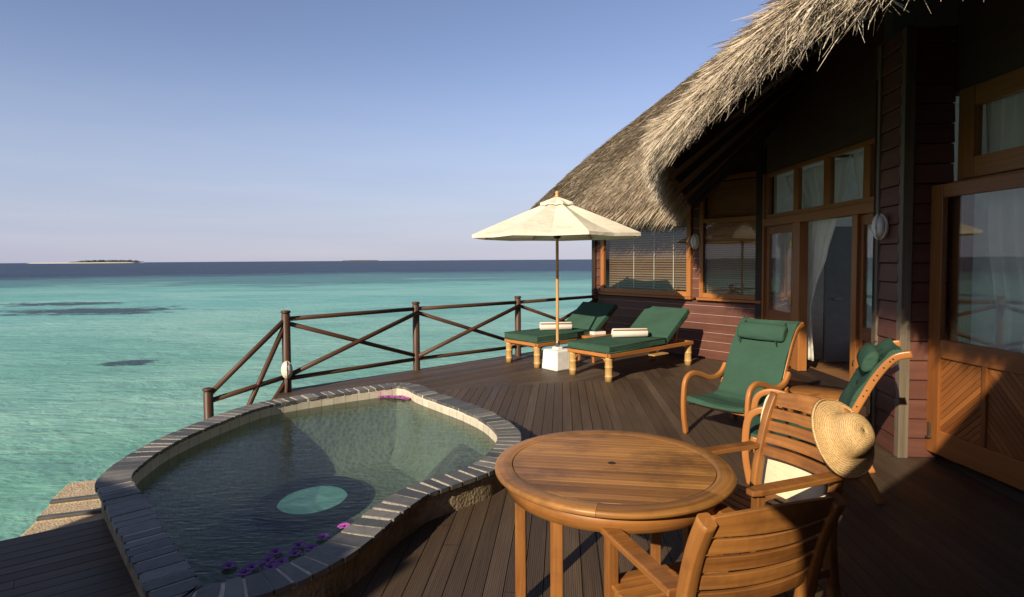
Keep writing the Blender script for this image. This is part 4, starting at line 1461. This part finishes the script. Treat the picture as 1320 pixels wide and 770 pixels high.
XC = 4.08
def ycol(px, x=XC): return x / ((px - 660) / 760)
def cur1(v):
    z = 2.92 + (0.30 - 2.92) * v
    l = interp(v, [(0, ycol(1011)), (0.25, ycol(1033)), (0.7, ycol(1036)), (0.78, ycol(1038)), (1, ycol(1037))])
    r = interp(v, [(0, ycol(1098)), (0.22, ycol(1087)), (0.27, ycol(1080)), (0.45, ycol(1067)), (0.62, ycol(1052)), (0.72, ycol(1046)), (0.8, ycol(1047)), (1, ycol(1050))])
    return z, (XC, l), (XC, r)
drape('curtain', cur1, 40, 90, 'white gauze curtain tied back in the open french doorway')
XC2 = 4.05
def cur2(v):
    z = 2.92 + (0.30 - 2.92) * v
    l = interp(v, [(0, ycol(1097, XC2)), (0.25, ycol(1107, XC2)), (0.5, ycol(1125, XC2)), (0.7, ycol(1127, XC2)), (1, ycol(1127, XC2))])
    return z, (XC2, l), (XC2, 6.30)
drape('curtain', cur2, 30, 40, 'white gauze curtain drawn aside behind the right french door leaf', folds=5, amp=0.025)
def cur3(v):
    z = 2.98 + (0.25 - 2.98) * v
    l = interp(v, [(0, 4.80), (0.4, 4.78), (0.65, 4.66), (0.8, 4.72), (1, 4.76)])
    return z, (3.82, l), (3.82, 3.4)
drape('curtain', cur3, 30, 80, 'pale curtain hanging behind the glass of the large herringbone door', folds=11, amp=0.04)


# ------------------------------------------------------------------ sun loungers
def make_lounger():
    root = empty('sun_lounger', (0, 0, 0))      # x toward head, origin front-left foot... front-right foot; y to the left
    Wd, Ln = 0.69, 1.92
    f = MB()
    for y in (-0.045, Wd + 0.045):
        f.box((Ln / 2, y, 0.36), (Ln + 0.10, 0.045, 0.055))
    for x in (-0.04, Ln * 0.62, Ln + 0.04):
        f.box((x, Wd / 2, 0.362), (0.045, Wd + 0.04, 0.05))
    for k in range(16):
        f.box((0.05 + k * 0.085, Wd / 2, 0.392), (0.05, Wd + 0.05, 0.012))
    f.build('frame', MT['bentwood'], root, bevel=0.008)
    ap = MB()
    for y in (0.0, Wd):
        ap.sweep([(0.05, y, 0.24), (0.09, y, 0.31), (0.16, y, 0.325), (1.0, y, 0.33)], 0.014, 8)
    ap.sweep([(0, 0.05, 0.24), (0, 0.09, 0.305), (0, 0.16, 0.32), (0, Wd - 0.16, 0.32), (0, Wd - 0.09, 0.305), (0, Wd - 0.05, 0.24)], 0.014, 8)
    ap.build('apron', MT['bentwood'], root)
    for x, y in ((0, 0), (0, Wd), (Ln, 0), (Ln, Wd)):
        l = MB(); pr = []
        z = 0.0
        r = 0.054
        pr = [(0.001, 0), (r, 0.0), (r, 0.06), (r + 0.006, 0.068), (r + 0.006, 0.074), (r - 0.002, 0.082), (r, 0.10), (r, 0.19), (r + 0.006, 0.198), (r + 0.006, 0.205), (r - 0.002, 0.213), (r, 0.23), (r, 0.30), (r + 0.004, 0.31), (r - 0.004, 0.335), (0.001, 0.336)]
        l.lathe(pr, 14, (x, y, 0)); l.build('leg', MT['bamboo'], root)
    c = MB()
    P = [[(x, y, 0.495) for y in np.linspace(-0.055, Wd + 0.055, 9)] for x in np.linspace(-0.06, 1.25, 13)]
    c.slab(P, 0.095); mt_ = c.build('mattress', MT['green'], root, bevel=0.016, seg=3, weld=True)
    pg_ = MB(); pg_.sweep([(-0.057, -0.052, 0.492), (1.247, -0.052, 0.492), (1.247, Wd + 0.052, 0.492), (-0.057, Wd + 0.052, 0.492), (-0.057, -0.052, 0.492)], 0.007, 6); pg_.sweep([(-0.057, -0.052, 0.404), (1.247, -0.052, 0.404), (1.247, Wd + 0.052, 0.404), (-0.057, Wd + 0.052, 0.404), (-0.057, -0.052, 0.404)], 0.007, 6)
    pg_.build('piping', MT['green'], mt_)
    al = R(36); hx, hz = 1.26, 0.495
    c = MB()
    P = [[(hx + u * math.cos(al), y, hz + u * math.sin(al)) for y in np.linspace(-0.055, Wd + 0.055, 9)] for u in np.linspace(0.0, 0.72, 9)]
    c.slab(P, 0.095); c.build('back_cushion', MT['green'], root, bevel=0.016, seg=3, weld=True)
    b = MB()
    for y in (0.0, Wd):
        b.bar((hx + 0.02, y, 0.39), (hx + 0.70 * math.cos(al) + 0.05, y, 0.37 + 0.70 * math.sin(al)), 0.04, 0.03)
    b.bar((1.62, 0.05, 0.37), (1.70, 0.05, 0.62), 0.03, 0.03); b.bar((1.62, Wd - 0.05, 0.37), (1.70, Wd - 0.05, 0.62), 0.03, 0.03)
    b.build('backrest_frame', MT['bentwood'], root, bevel=0.004)
    t = MB(); t.box((1.0, -0.10, 0.285), (0.34, 0.12, 0.018)); t.build('tray', MT['bamboo'], root, bevel=0.004)
    return root


LD_ = math.atan2(0.643, 0.765)
lou = make_lounger()
# local y axis = left of direction; front-right foot is the origin
lou.location = (1.339, 8.14, 0); lou.rotation_euler = (0, 0, LD_)
tag(lou, 'green cushioned bamboo legged sun lounger nearer the camera, right of the parasol pole', 'sun lounger', 'sun loungers by the far wall')
lou2 = copy_tree(lou); lou2.location = (0.391, 9.226, 0)
tag(lou2, 'green sun lounger beside the railing, partly behind the parasol pole', 'sun lounger', 'sun loungers by the far wall')


def towel(loc, rz, label):
    m = MB(); n = 26
    r0 = 0.070
    sp_pts = []
    prof = [(-0.27, r0 * 0.93), (-0.262, r0), (0.262, r0), (0.27, r0 * 0.93)]
    m.sweep([(0, y, 0) for y, r in prof], [r for y, r in prof], 30)
    # spiral edge at the end
    for sgn in (-1, 1):
        pts = [(0.8 * r0 * (1 - t / 22) * math.cos(t * 0.9), sgn * 0.272, 0.8 * r0 * (1 - t / 22) * math.sin(t * 0.9)) for t in range(20)]
        m.sweep(pts, 0.005, 5)
    o_ = m.build('rolled_towel', MT['towel'], loc=loc); o_.rotation_euler = (0, 0, rz)
    tag(o_, label, 'towel', 'rolled striped towels')
    return o_


def lpt(root, x, y, z):
    return Matrix.Translation(root.location) @ Matrix.Rotation(root.rotation_euler.z, 4, 'Z') @ Vector((x, y, z))


towel(lpt(lou, 0.93, 0.38, 0.565), -R(86), 'cream towel with brown stripes rolled on the nearer lounger')
towel(lpt(lou2, 0.78, 0.38, 0.565), -R(86), 'cream towel with brown stripes rolled on the lounger by the railing')

# low side table between the loungers
stp_ = at(765, 432, 0.43)
st = empty('side_table', (stp_.x, stp_.y, 0), LD_); tag(st, 'small low square teak table between the two sun loungers', 'side table')
q = MB()
for k in range(5): q.box((0, -0.16 + k * 0.08, 0.42), (0.42, 0.074, 0.022))
q.box((0.19, 0, 0.40), (0.03, 0.36, 0.025)); q.box((-0.19, 0, 0.40), (0.03, 0.36, 0.025))
q.build('table_top', MT['bentwood'], st, bevel=0.004)
for sx in (-1, 1):
    for sy in (-1, 1):
        q = MB(); q.box((sx * 0.17, sy * 0.16, 0.195), (0.04, 0.04, 0.39)); q.build('leg', MT['bentwood'], st, bevel=0.004)
bx_p = at(770, 431, 0.431)
bx = empty('white_box', (bx_p.x, bx_p.y, 0.431), R(25)); tag(bx, 'small white box with a dark lid on the low table', 'box')
q = MB(); q.box((0, 0, 0.025), (0.24, 0.16, 0.05)); q.build('box_body', MT['paper'], bx, bevel=0.006)
q = MB(); q.box((0.02, 0.01, 0.062), (0.15, 0.09, 0.022)); q.build('lid', MT['book'], bx, bevel=0.005)

# ------------------------------------------------------------------ parasol
UP_ = Vector((0.70, 9.10, 0))
um = empty('parasol', UP_); tag(um, 'cream octagonal canvas parasol on a wooden pole in a white block base', 'parasol')
a0 = R(-76)
Rr, zr, za = 1.33, 2.075, 2.62
def canopy_pt(a, u, zoff=0.0):
    """u 0 apex..1 rim; a angle"""
    k = (a - a0) / (PI / 4); fr = k - math.floor(k)
    c = math.cos(PI / 8) / math.cos((fr - 0.5) * PI / 4)
    edge = 1 - abs(fr - 0.5) * 2              # 1 mid-panel
    r = Rr * u * (c ** 0.999)
    r *= 1 - 0.03 * edge * u
    z = za + (zr - za) * (u ** 1.06) - 0.055 * edge * math.sin(u * PI) - 0.012 * edge * u + zoff
    return Vector((r * math.cos(a), r * math.sin(a), z))
na = 64
m = MB()
us_ = [0.10, 0.2, 0.35, 0.5, 0.65, 0.8, 0.92, 1.0]
P = [[canopy_pt(a0 + 2 * PI * k / na, u) for k in range(na + 1)] for u in us_]
P.append([canopy_pt(a0 + 2 * PI * k / na, 1.0) - Vector((0, 0, 0.045)) for k in range(na + 1)])
m.grid(P, False)
cn = m.build('canopy', MT['canopy'], um)
m = MB(); P = [[canopy_pt(a0 + 2 * PI * k / na, u, 0.045) for k in range(na + 1)] for u in (0.0, 0.06, 0.12, 0.20)]
P.append([canopy_pt(a0 + 2 * PI * k / na, 0.205, 0.012 + 0.02 * abs(math.sin((k / na * 8) * PI))) for k in range(na + 1)])
m.grid(P, False); m.build('vent_cap', MT['canopy'], cn)
m = MB(); m.lathe([(0.023, 0.30), (0.023, 2.60)], 14); m.build('pole', MT['pole_wood'], um)
m = MB(); m.lathe([(0.001, 2.62), (0.03, 2.63), (0.034, 2.68), (0.022, 2.70), (0.03, 2.715), (0.026, 2.74), (0.001, 2.755)], 14); m.build('finial', MT['pole_wood'], um)
m = MB(); m.lathe([(0.024, 2.02), (0.05, 2.03), (0.06, 2.06), (0.06, 2.11), (0.04, 2.14), (0.024, 2.15)], 16); m.build('hub', MT['dark_wood'], um)
for k in range(8):
    a = a0 + k * PI / 4
    m = MB(); p0 = canopy_pt(a, 0.06) - Vector((0, 0, 0.03)); p1 = canopy_pt(a, 0.995) - Vector((0, 0, 0.022))
    m.bar(p0, p1, 0.018, 0.025)
    rb = m.build('rib', MT['pole_wood'], um)
    m = MB(); m.bar((0.05 * math.cos(a), 0.05 * math.sin(a), 2.09), canopy_pt(a, 0.52) - Vector((0, 0, 0.045)), 0.014, 0.02); m.build('strut', MT['pole_wood'], rb)
m = MB(); m.lathe([(0.024, 0.345), (0.034, 0.345), (0.034, 0.43), (0.030, 0.435), (0.024, 0.435)], 16); m.build('pole_collar', MT['metal'], um)
m = MB(); m.box((0, 0, 0.155), (0.36, 0.36, 0.31), R(38), taper=0.90); m.box((0, 0, 0.325), (0.13, 0.13, 0.05), R(38))
m.build('base_block', MT['white_stone'], um, bevel=0.03, seg=3)


# ------------------------------------------------------------------ bentwood lounge chairs
def make_lounge_chair(name='lounge_chair'):
    root = empty(name, (0, 0, 0))               # y forward, x right; origin under the seat middle
    hw = 0.335
    arm = catmull([(0.34, 0.0), (0.375, 0.20), (0.375, 0.40), (0.345, 0.525), (0.25, 0.575), (0.12, 0.555), (-0.02, 0.505), (-0.14, 0.495), (-0.26, 0.545), (-0.34, 0.64)] and
                  [(0, y, z) for y, z in ((0.34, 0.0), (0.375, 0.20), (0.375, 0.40), (0.345, 0.525), (0.25, 0.575), (0.12, 0.555), (-0.02, 0.505), (-0.14, 0.495), (-0.25, 0.53), (-0.325, 0.61))], 6)
    stile = catmull([(0, y, z) for y, z in ((0.345, 0.33), (0.15, 0.30), (-0.06, 0.285), (-0.19, 0.34), (-0.27, 0.48), (-0.36, 0.68), (-0.46, 0.88), (-0.56, 1.01), (-0.66, 1.045))], 6)
    rear = catmull([(0, y, z) for y, z in ((-0.50, 0.0), (-0.42, 0.16), (-0.30, 0.36), (-0.27, 0.48))], 6)
    for s1 in (-1, 1):
        m = MB(); m.sweep([p + Vector((s1 * hw, 0, 0)) for p in arm], 1.0, 12, flat=(0.020, 0.026), side=(1, 0, 0)); m.build('arm_frame', MT['bentwood'], root)
        m = MB(); m.sweep([p + Vector((s1 * (hw - 0.043), 0, 0)) for p in stile], 1.0, 12, flat=(0.018, 0.026), side=(1, 0, 0)); m.build('side_frame', MT['bentwood'], root)
        m = MB(); m.sweep([p + Vector((s1 * (hw - 0.001), 0, 0)) for p in rear], 1.0, 12, flat=(0.018, 0.024), side=(1, 0, 0)); m.build('rear_leg', MT['bentwood'], root)
    m = MB()
    for y, z in ((0.31, 0.30), (-0.22, 0.30), (-0.40, 0.18)): m.sweep([(-hw, y, z), (0, y, z), (hw, y, z)], 0.016, 8)
    m.build('stretcher', MT['bentwood'], root)
    prof = catmull([(0, y, z) for y, z in ((0.39, 0.325), (0.36, 0.362), (0.15, 0.345), (-0.06, 0.335), (-0.165, 0.39), (-0.24, 0.52), (-0.33, 0.71), (-0.43, 0.90), (-0.52, 1.02), (-0.60, 1.07))], 5)
    w_ = hw - 0.035
    m = MB()
    P = []
    for i, p in enumerate(prof):
        row = []
        for k in range(9):
            u = k / 8 * 2 - 1
            sag = 0.018 * (1 - u * u)
            t = prof[min(i + 1, len(prof) - 1)] - prof[max(i - 1, 0)]
            nn = Vector((0, -t.z, t.y)).normalized()      # outward (up/front)
            if nn.z < 0 and nn.y < 0: nn = -nn
            row.append(p + Vector((u * w_, 0, 0)) + Vector((0, 0, 0.012)) - Vector((0, 0, sag)) + nn * (0.005 * math.sin(i * 1.15 + 2.2 * u) + 0.004 * math.sin(i * 0.55 - 3.1 * u + 1)))
        P.append(row)
    m.slab(P, lambda i, k: 0.03); sl = m.build('sling_cushion', MT['green'], root, bevel=0.008, weld=True)
    m = MB()
    for s1 in (-1, 1):
        for k in range(12):
            i = int(len(prof) * (0.50 + 0.035 * k))
            p = prof[min(i, len(prof) - 1)]
            m.bar(p + Vector((s1 * (w_ - 0.005), -0.02, -0.01)), p + Vector((s1 * (hw - 0.02), -0.035, -0.015)), 0.007, 0.007)
    m.build('lacing', MT['rope'], root)
    m = MB()
    cp_ = Vector((0, -0.425, 0.965))
    ax = Matrix.Rotation(R(0), 3, 'Y')
    prs = [(-0.245, 0.035), (-0.24, 0.052), (-0.22, 0.060), (0, 0.064), (0.22, 0.060), (0.24, 0.052), (0.245, 0.035)]
    b0 = len(m.v); n = 16
    for x, r in prs:
        for k in range(n):
            a = 2 * PI * k / n
            dy, dz = 1.45 * r * math.cos(a), 0.75 * r * math.sin(a)
            th_ = R(118)
            m.v.append(cp_ + Vector((x, dy * math.cos(th_) - dz * math.sin(th_), dy * math.sin(th_) + dz * math.cos(th_))))
    for i in range(len(prs) - 1):
        for k in range(n):
            k2 = (k + 1) % n
            m.face([b0 + i * n + k, b0 + (i + 1) * n + k, b0 + (i + 1) * n + k2, b0 + i * n + k2], [(0, 0)] * 4, True)
    m.face([b0 + k for k in range(n)], [(0, 0)] * n); m.face([b0 + (len(prs) - 1) * n + k for k in range(n)][::-1], [(0, 0)] * n)
    pl = m.build('head_pillow', MT['green'], root)
    for s1 in (-1, 1):
        m = MB()
        m.sweep([(s1 * 0.21, -0.44, 1.03), (s1 * 0.212, -0.50, 1.06)], 0.005, 6)
        m.build('tie', MT['rope'], pl)
        m = MB()
        m.sweep([(s1 * 0.19, -0.345, 0.905), (s1 * 0.192, -0.34, 0.875), (s1 * 0.20, -0.342, 0.86)], 0.006, 6)
        m.build('tie', MT['rope'], pl)
    return root


def place_chair(root, fl, fr):
    """fl, fr = world positions of the two front feet (left/right seen by a sitter)"""
    mid = (fl + fr) / 2; d = (fr - fl).normalized()      # local +x
    rz = math.atan2(d.y, d.x)
    fwd = Vector((-d.y, d.x, 0))
    root.location = (mid - fwd * 0.34).to_tuple(); root.rotation_euler = (0, 0, rz)
    root.location.z = 0


lc = make_lounge_chair()
c_l, c_r = Vector((2.10, 5.14, 0)), Vector((1.68, 5.69, 0))
place_chair(lc, c_l, c_r)
tag(lc, 'bentwood lounge chair with green sling facing the pool, beside the dining table', 'lounge chair', 'green bentwood lounge chairs')
lc2 = copy_tree(lc)
place_chair(lc2, Vector((1.80, 4.40, 0)), Vector((2.08, 4.95, 0)))
tag(lc2, 'bentwood lounge chair seen side on, its back near the red corner wall', 'lounge chair', 'green bentwood lounge chairs')

# round side table between them
rt_p = at(1063, 505, 0.47)
rt = empty('round_side_table', (rt_p.x, rt_p.y, 0), 0.4); tag(rt, 'small low round teak table between the two lounge chairs', 'side table')
q = MB(); q.lathe([(0.001, 0.445), (0.27, 0.445), (0.29, 0.452), (0.295, 0.46), (0.29, 0.47), (0.001, 0.472)], 40); q.build('table_top', MT['teak'], rt)
for k in range(4):
    a = k * PI / 2; q = MB(); q.bar((0.19 * math.cos(a), 0.19 * math.sin(a), 0.44), (0.21 * math.cos(a), 0.21 * math.sin(a), 0), 0.035, 0.035, (math.cos(a), math.sin(a), 0)); q.build('leg', MT['teak'], rt, bevel=0.004)
q = MB(); q.bar((-0.2, 0, 0.17), (0.2, 0, 0.17), 0.03, 0.025); q.bar((0, -0.2, 0.142), (0, 0.2, 0.142), 0.03, 0.025); q.build('stretcher', MT['teak'], rt, bevel=0.003)

# ------------------------------------------------------------------ round dining table
TC = Vector((0.462, 2.725, 0)); TR, TZ = 0.548, 0.745
tb_ = empty('dining_table', TC); tag(tb_, 'large round slatted teak dining table beside the pool', 'dining table')
# slatted centre: boards in a disc with a centre hole, direction nearly along the view's x
n = 72
ri = TR - 0.085
disc = [(ri * math.cos(2 * PI * k / n), ri * math.sin(2 * PI * k / n)) for k in range(n)]
dsl = (0.985, -0.17)
m = MB()
boards_to_mb(boards2d(disc, dsl, 0.040, 0.0025, off=0.020), dsl, 0.022, lambda x, y, h: Vector((x, y, TZ + h)), m)
sl_o = m.build('slats', MT['teak_top'], tb_)
m = MB()
for q_ in range(6):
    aa = R(14) + q_ * PI / 3
    m.lathe([(ri + 0.003, TZ - 0.024), (ri + 0.003, TZ - 0.001), (ri + 0.006, TZ + 0.001), (TR - 0.012, TZ + 0.001), (TR - 0.003, TZ - 0.004), (TR, TZ - 0.012), (TR - 0.001, TZ - 0.022), (TR - 0.012, TZ - 0.030), (ri, TZ - 0.032)], 20, swap=True, arc=(aa + 0.0012, aa + PI / 3 - 0.0012))
m.build('top_rim', MT['teak_top'], tb_)
m = MB(); m.lathe([(0.019, TZ + 0.0005), (0.016, TZ + 0.002), (0.012, TZ + 0.0015), (0.001, TZ + 0.0012)], 20); m.build('parasol_plug', MT['dark_wood'], tb_)
m = MB(); m.lathe([(TR - 0.075, TZ - 0.105), (TR - 0.055, TZ - 0.105), (TR - 0.055, TZ - 0.033), (TR - 0.075, TZ - 0.033), (TR - 0.075, TZ - 0.105)], 72, smooth=True, swap=True); m.build('apron', MT['teak'], tb_)
for deg in (167, 231, 49, -13):
    a = R(deg); r = TR - 0.11 if deg != 231 else TR - 0.095
    m = MB(); m.box((r * math.cos(a), r * math.sin(a), (TZ - 0.033) / 2), (0.052, 0.052, TZ - 0.034), R(-6)); m.build('leg', MT['teak'], tb_, bevel=0.005)
m = MB(); m.bar((-0.42, -0.05, TZ - 0.055), (0.42, 0.05, TZ - 0.055), 0.04, 0.04); m.bar((-0.2, 0.36, TZ - 0.05), (-0.2, -0.36, TZ - 0.05), 0.03, 0.03); m.build('batten', MT['teak'], tb_)


# ------------------------------------------------------------------ dining armchairs
def make_dining_chair():
    root = empty('dining_chair', (0, 0, 0))      # y forward, x right
    hw = 0.245
    for s1 in (-1, 1):
        m = MB(); m.box((s1 * hw, 0.215, 0.315), (0.045, 0.045, 0.63)); m.build('front_leg', MT['teak'], root, bevel=0.005)
        m = MB()
        pts = [(s1 * hw, -0.275, 0.0), (s1 * hw, -0.245, 0.22), (s1 * hw, -0.24, 0.42), (s1 * hw, -0.275, 0.62), (s1 * hw, -0.325, 0.80), (s1 * hw, -0.385, 0.93)]
        m.sweep(catmull(pts, 4), 1.0, 12, flat=(0.023, 0.027), side=(1, 0, 0), smooth=True); m.build('stile', MT['teak'], root)
        m = MB()
        pl = [(s1 * (hw + 0.018) - 0.032, -0.26), (s1 * (hw + 0.018) + 0.032, -0.26), (s1 * (hw + 0.018) + 0.034, 0.24), (s1 * (hw + 0.018) + 0.022, 0.285), (s1 * (hw + 0.018) - 0.022, 0.285), (s1 * (hw + 0.018) - 0.034, 0.24)]
        m.prism(pl, 0.632, 0.660); m.build('armrest', MT['teak'], root, bevel=0.007, seg=3)
    m = MB()
    m.box((0, 0.215, 0.375), (2 * hw - 0.046, 0.028, 0.07)); m.box((0, -0.235, 0.375), (2 * hw - 0.046, 0.028, 0.07))
    for s1 in (-1, 1): m.box((s1 * (hw - 0.012), -0.01, 0.376), (0.026, 0.40, 0.068))
    m.box((0, -0.01, 0.17), (2 * hw - 0.03, 0.03, 0.035)); 
    for s1 in (-1, 1): m.box((s1 * hw, -0.02, 0.171), (0.026, 0.43, 0.036))
    m.build('seat_rail', MT['teak'], root, bevel=0.004)
    m = MB()
    for k in range(8):
        y = 0.232 - k * 0.062; z = 0.424 - 0.010 * math.sin(k / 7 * PI)
        m.box((0, y, z), (2 * hw + (0.02 if 0 < k < 7 else -0.05), 0.050, 0.018))
    m.build('seat_slat', MT['teak'], root, bevel=0.004)
    m = MB()
    def back_y(z):
        return np.interp(z, [0.42, 0.62, 0.80, 0.93], [-0.24, -0.275, -0.33, -0.385])
    z = 0.60
    for k in range(5):
        hgt = 0.052 if k < 4 else 0.070
        zc = z + hgt / 2; yb = back_y(zc); tilt = 0.30
        P = []
        for j in range(11):
            u = j / 10 * 2 - 1
            sag = 0.034 * (1 - u * u)
            x = u * (hw - 0.020)
            P.append([(x, yb - sag + tilt * hgt / 2, zc - hgt / 2), (x, yb - sag, zc), (x, yb - sag - tilt * hgt / 2, zc + hgt / 2 + (0.02 * (1 - u * u) if k == 4 else 0))])
        b = len(m.v)
        # box section along the curve
        r1, r2 = random.random() * 9, random.random() * 9
        for j, (lo, mi, hi) in enumerate(P):
            for (p, oy) in ((lo, 0.009), (hi, 0.009), (hi, -0.009), (lo, -0.009)):
                m.v.append(Vector((p[0], p[1] + oy, p[2])))
        for j in range(10):
            for a in range(4):
                a2 = (a + 1) % 4
                vv = [0, hgt, hgt + 0.02, 0.02 + 2 * hgt, 0]
                m.face([b + j * 4 + a, b + j * 4 + a2, b + j * 4 + 4 + a2, b + j * 4 + 4 + a],
                       [(r1 + j * 0.045, r2 + vv[a]), (r1 + j * 0.045, r2 + vv[a + 1]), (r1 + (j + 1) * 0.045, r2 + vv[a + 1]), (r1 + (j + 1) * 0.045, r2 + vv[a])], False)
        m.face([b + 3, b + 2, b + 1, b], [(0, 0)] * 4); m.face([b + 40, b + 41, b + 42, b + 43], [(0, 0)] * 4)
        z += hgt + 0.015
    so_ = m.build('back_slat', MT['teak'], root, bevel=0.003)
    bm_ = bmesh.new(); bm_.from_mesh(so_.data); bmesh.ops.recalc_face_normals(bm_, faces=bm_.faces[:]); bm_.to_mesh(so_.data); bm_.free()
    return root


dc = make_dining_chair()
fwd = Vector((-0.932, -0.362, 0)).normalized()
rz1 = math.atan2(-fwd.x, fwd.y)                   # local +y -> fwd
dc.location = Vector((1.486, 3.056, 0)) + fwd * 0.275; dc.rotation_euler = (0, 0, rz1)
tag(dc, 'teak slatted armchair drawn up to the table with a straw hat on it', 'dining chair', 'teak dining armchairs')
dc2 = copy_tree(dc)
fwd2 = Vector((-0.31, 0.95, 0)).normalized(); rz2 = math.atan2(-fwd2.x, fwd2.y)
rgt2 = Vector((fwd2.y, -fwd2.x, 0))
# left stile top at (0.587,1.75): local (-0.245,-0.365)
dc2.location = Vector((0.570, 1.705, 0)) + rgt2 * 0.245 + fwd2 * 0.385
dc2.rotation_euler = (0, 0, rz2)
tag(dc2, 'teak slatted armchair in the near foreground seen from behind', 'dining chair', 'teak dining armchairs')

# straw hat hung on the near stile of that chair
rgt1 = Vector((fwd.y, -fwd.x, 0))
st_top = dc.location + rgt1 * (-0.245) - fwd * 0.365
near_s = min((dc.location + rgt1 * s1 * 0.245 - fwd * 0.365 for s1 in (-1, 1)), key=lambda p: p.y)
hat_c = Vector((1.60, 2.83, 0.83))
axis = Vector((0.28, -0.82, 0.46)).normalized()
hq = axis.to_track_quat('Z', 'Y').to_matrix()
m = MB()
def hatwarp(p, a):
    r = math.hypot(p.x, p.y)
    if r > 0.10:
        p.z += 0.14 * (r - 0.10) * math.cos(2 * a + 0.6) - 0.05 * (r - 0.1)
    return p
prof = [(0.172, 0.004), (0.178, -0.004), (0.172, -0.002), (0.150, 0.0), (0.125, 0.004), (0.105, 0.012), (0.097, 0.03), (0.094, 0.07), (0.088, 0.10), (0.076, 0.122), (0.055, 0.132), (0.03, 0.135), (0.001, 0.136)]
m.lathe(prof, 48, (0, 0, 0), 0.94, 1.08, hq, warp=hatwarp)
hat = m.build('straw_hat', MT['straw'], loc=hat_c)
hs = hat.modifiers.new('solid', 'SOLIDIFY'); hs.thickness = 0.006
tag(hat, 'woven straw hat hung over the back corner of the teak armchair', 'hat')

# cream canvas bag behind the chair
bp = dc.location
bag = empty('canvas_bag', (bp.x, bp.y, 0), rz1); tag(bag, 'cream canvas bag slung low behind the hat chair, its strap over the chair back', 'bag')
sgn = 1 if (dc.location + rgt1 * 0.245).y > (dc.location - rgt1 * 0.245).y else -1
P = []
for i in range(11):
    v = i / 10
    row = []
    for k in range(33):
        a = 2 * PI * k / 32
        ww = 0.215 * (0.72 + 0.28 * math.sin(min(1, v * 1.6) * PI / 2)); dd = 0.055 * (1 - v * 0.6)
        cxx = math.copysign(abs(math.cos(a)) ** 0.7, math.cos(a))
        zz = 0.27 + 0.40 * v - 0.05 * v * (1 - cxx * cxx) + sgn * cxx * 0.05 * v
        yy = -0.345 - 0.05 * v
        row.append((sgn * 0.115 + ww * cxx, yy + dd * math.copysign(abs(math.sin(a)) ** 0.7, math.sin(a)), zz))
    P.append(row)
m = MB(); m.grid([[(sgn * 0.115 + (x - sgn * 0.115) * 0.1, y, 0.262) for x, y, z in P[0]]] + P, True)
bo = m.build('bag_body', MT['cream'], bag); sld = bo.modifiers.new('s', 'SOLIDIFY'); sld.thickness = 0.006
m = MB()
sp_ = catmull([(sgn * 0.305, -0.355, 0.66), (sgn * 0.288, -0.325, 0.76), (sgn * 0.282, -0.335, 0.84), (sgn * 0.279, -0.365, 0.905), (sgn * 0.266, -0.418, 0.912), (sgn * 0.238, -0.432, 0.86), (sgn * 0.20, -0.42, 0.76), (sgn * 0.17, -0.42, 0.64)], 6)
m.sweep(sp_, 1.0, 8, flat=(0.004, 0.012), side=(1, 0, 0)); m.build('strap', MT['cream'], bag)
